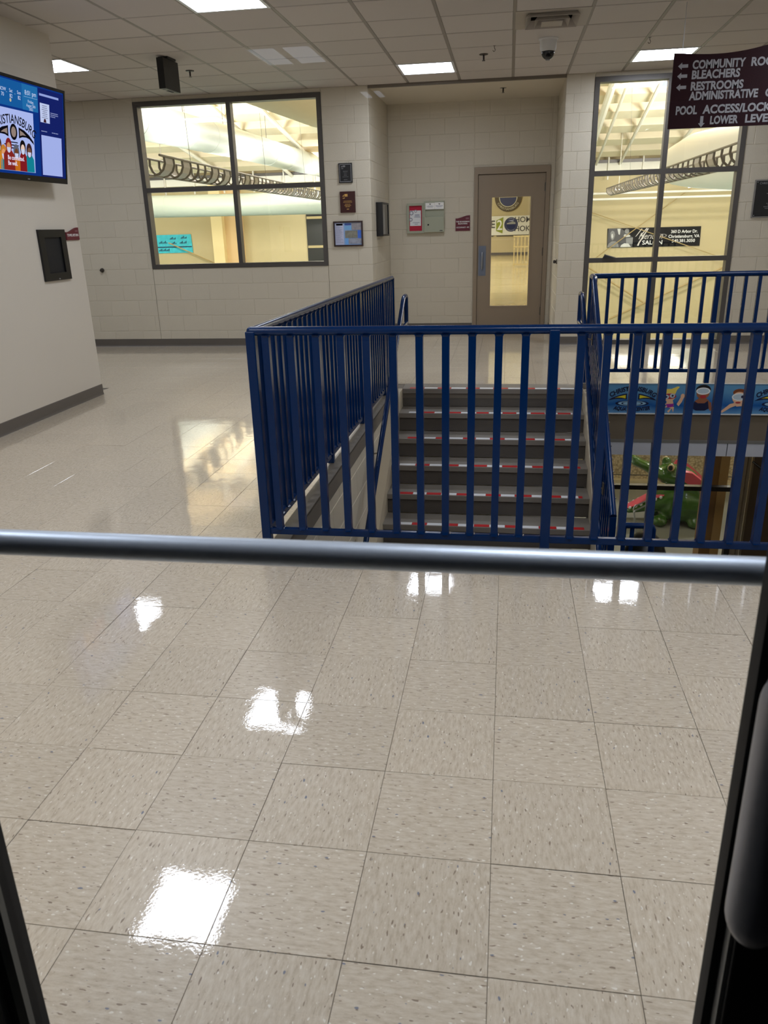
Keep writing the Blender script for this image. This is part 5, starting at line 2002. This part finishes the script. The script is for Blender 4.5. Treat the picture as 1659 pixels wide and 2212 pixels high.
# ------------------------------------------------------------------ the glass entrance door in front of the camera
DY = Y_DOOR
dd = MB()
XA, XB = .2856, -.7225           # clear glass edges
dd.box((.302, DY - .035, 0), (.40, DY + .03, 2.2), 0, .003)
dd.box((XB - .17, DY - .035, 0), (XB - .052, DY + .03, 2.2), 0, .003)
dd.box((XB - .052, DY - .03, 0), (.302, DY + .03, .16)).box((XB - .052, DY - .03, 2.08), (.302, DY + .03, 2.2))
dfr = struct(dd.build('door_2', M_DKALU))
MB().box((.404, DY - .06, 0), (.51, DY + .05, 2.26)).box((-.90, DY - .06, 2.204), (.404, DY + .05, 2.26)).build('door_jamb', M_DKALU, dfr)
MB().box((XA, DY - .012, .16), (.2965, DY + .018, 2.08)).box((XB - .012, DY - .012, .16), (XB - .0003, DY + .018, 2.08)).build('gasket', M_GASKET, dfr)
MB().box((.2965, DY - .030, .16), (.302, DY + .02, 2.08)).build('edge_trim', mat('grey_edge_metal', (150, 150, 148), .5, metal=.6), dfr)
MB().box((XB - .017, DY - .024, .16), (XB, DY - .012, 2.08)).build('edge_trim', mat('dark_edge_metal', (96, 98, 96), .5, metal=.6), dfr)
MB().box((XB - .052, DY - .033, .16), (XB - .035, DY - .02, 2.08)).build('edge_trim', mat('dark_edge_metal', (96, 98, 96), .5, metal=.6), dfr)
MB().box((XB - .052, DY - .02, .16), (XB - .012, DY + .02, 2.08)).build('glass_stop', M_GASKET, dfr)
MB().face([(XB, DY + .004, .16), (XA, DY + .004, .16), (XA, DY + .004, 2.08), (XB, DY + .004, 2.08)]).build('pane', M_DOORGLASS, dfr)
bar = MB()
bar.tube([(XB - .06, DY + .055, 1.076), (.34, DY + .055, 1.074)], .0168, 28)
for x in (XB - .03, .318):
    bar.tube([(x, DY + .02, 1.075), (x, DY + .055, 1.075)], .010, 12)
bar.build('push_bar', M_SATIN, dfr, smooth=True)
ph = MB()
hx, hy = .296, .715
prof = []
for k in range(0, 9):
    a = -PI / 2 + k * PI / 16
    prof.append((.030 * math.cos(a), .715 + .045 * math.sin(a)))
prof += [(.030, .75), (.030, .94)]
for k in range(0, 9):
    a = k * PI / 16
    prof.append((.030 * math.cos(a), .985 + .045 * math.sin(a)))
ph.lathe(prof, (hx, hy, 0), 28)
for z in (.76, .95):
    ph.tube([(hx + .01, hy, z), (hx + .03, DY - .035, z)], .012, 10)
ph.build('pull_handle', mat('dark_pull_handle', (150, 152, 160), .42, metal=.6), dfr, smooth=True)

# ------------------------------------------------------------------ vestibule behind the camera (its lamps show in the door glass)
struct(box('ceiling_vestibule', (-4, -9, 2.76), (3.2, .68, 2.9), M_TILE))
struct(box('floor_vestibule', (-4, -9, -.25), (3.2, .49, -.002), mat('dark_entrance_mat', (46, 44, 42), .9)))
for k, (x, y) in enumerate(((-1.76, -5.16), (-1.42, -7.22))):
    t = thing('ceiling_light', ('dim vestibule ceiling light seen as a pale reflection in the door glass over the ceiling', 'dim rear vestibule ceiling light seen as a pale glass reflection by the alcove corner')[k], 'ceiling light', (x, y, 2.76), 'vestibule lights')
    w, d = (.24, .30) if k == 0 else (.10, .2)
    box('frame', (x - w - .02, y - d - .02, 2.745), (x + w + .02, y + d + .02, 2.76), mat('white_lamp_frame', (225, 228, 232), .4), t)
    for a, b in ((-w, -.035), (.035, w)):
        MB().face([(x + a, y - d, 2.743), (x + a, y + d, 2.743), (x + b, y + d, 2.743), (x + b, y - d, 2.743)]).build('diffuser', glow('vestibule_lamp', (226, 236, 255), 1.5), t)
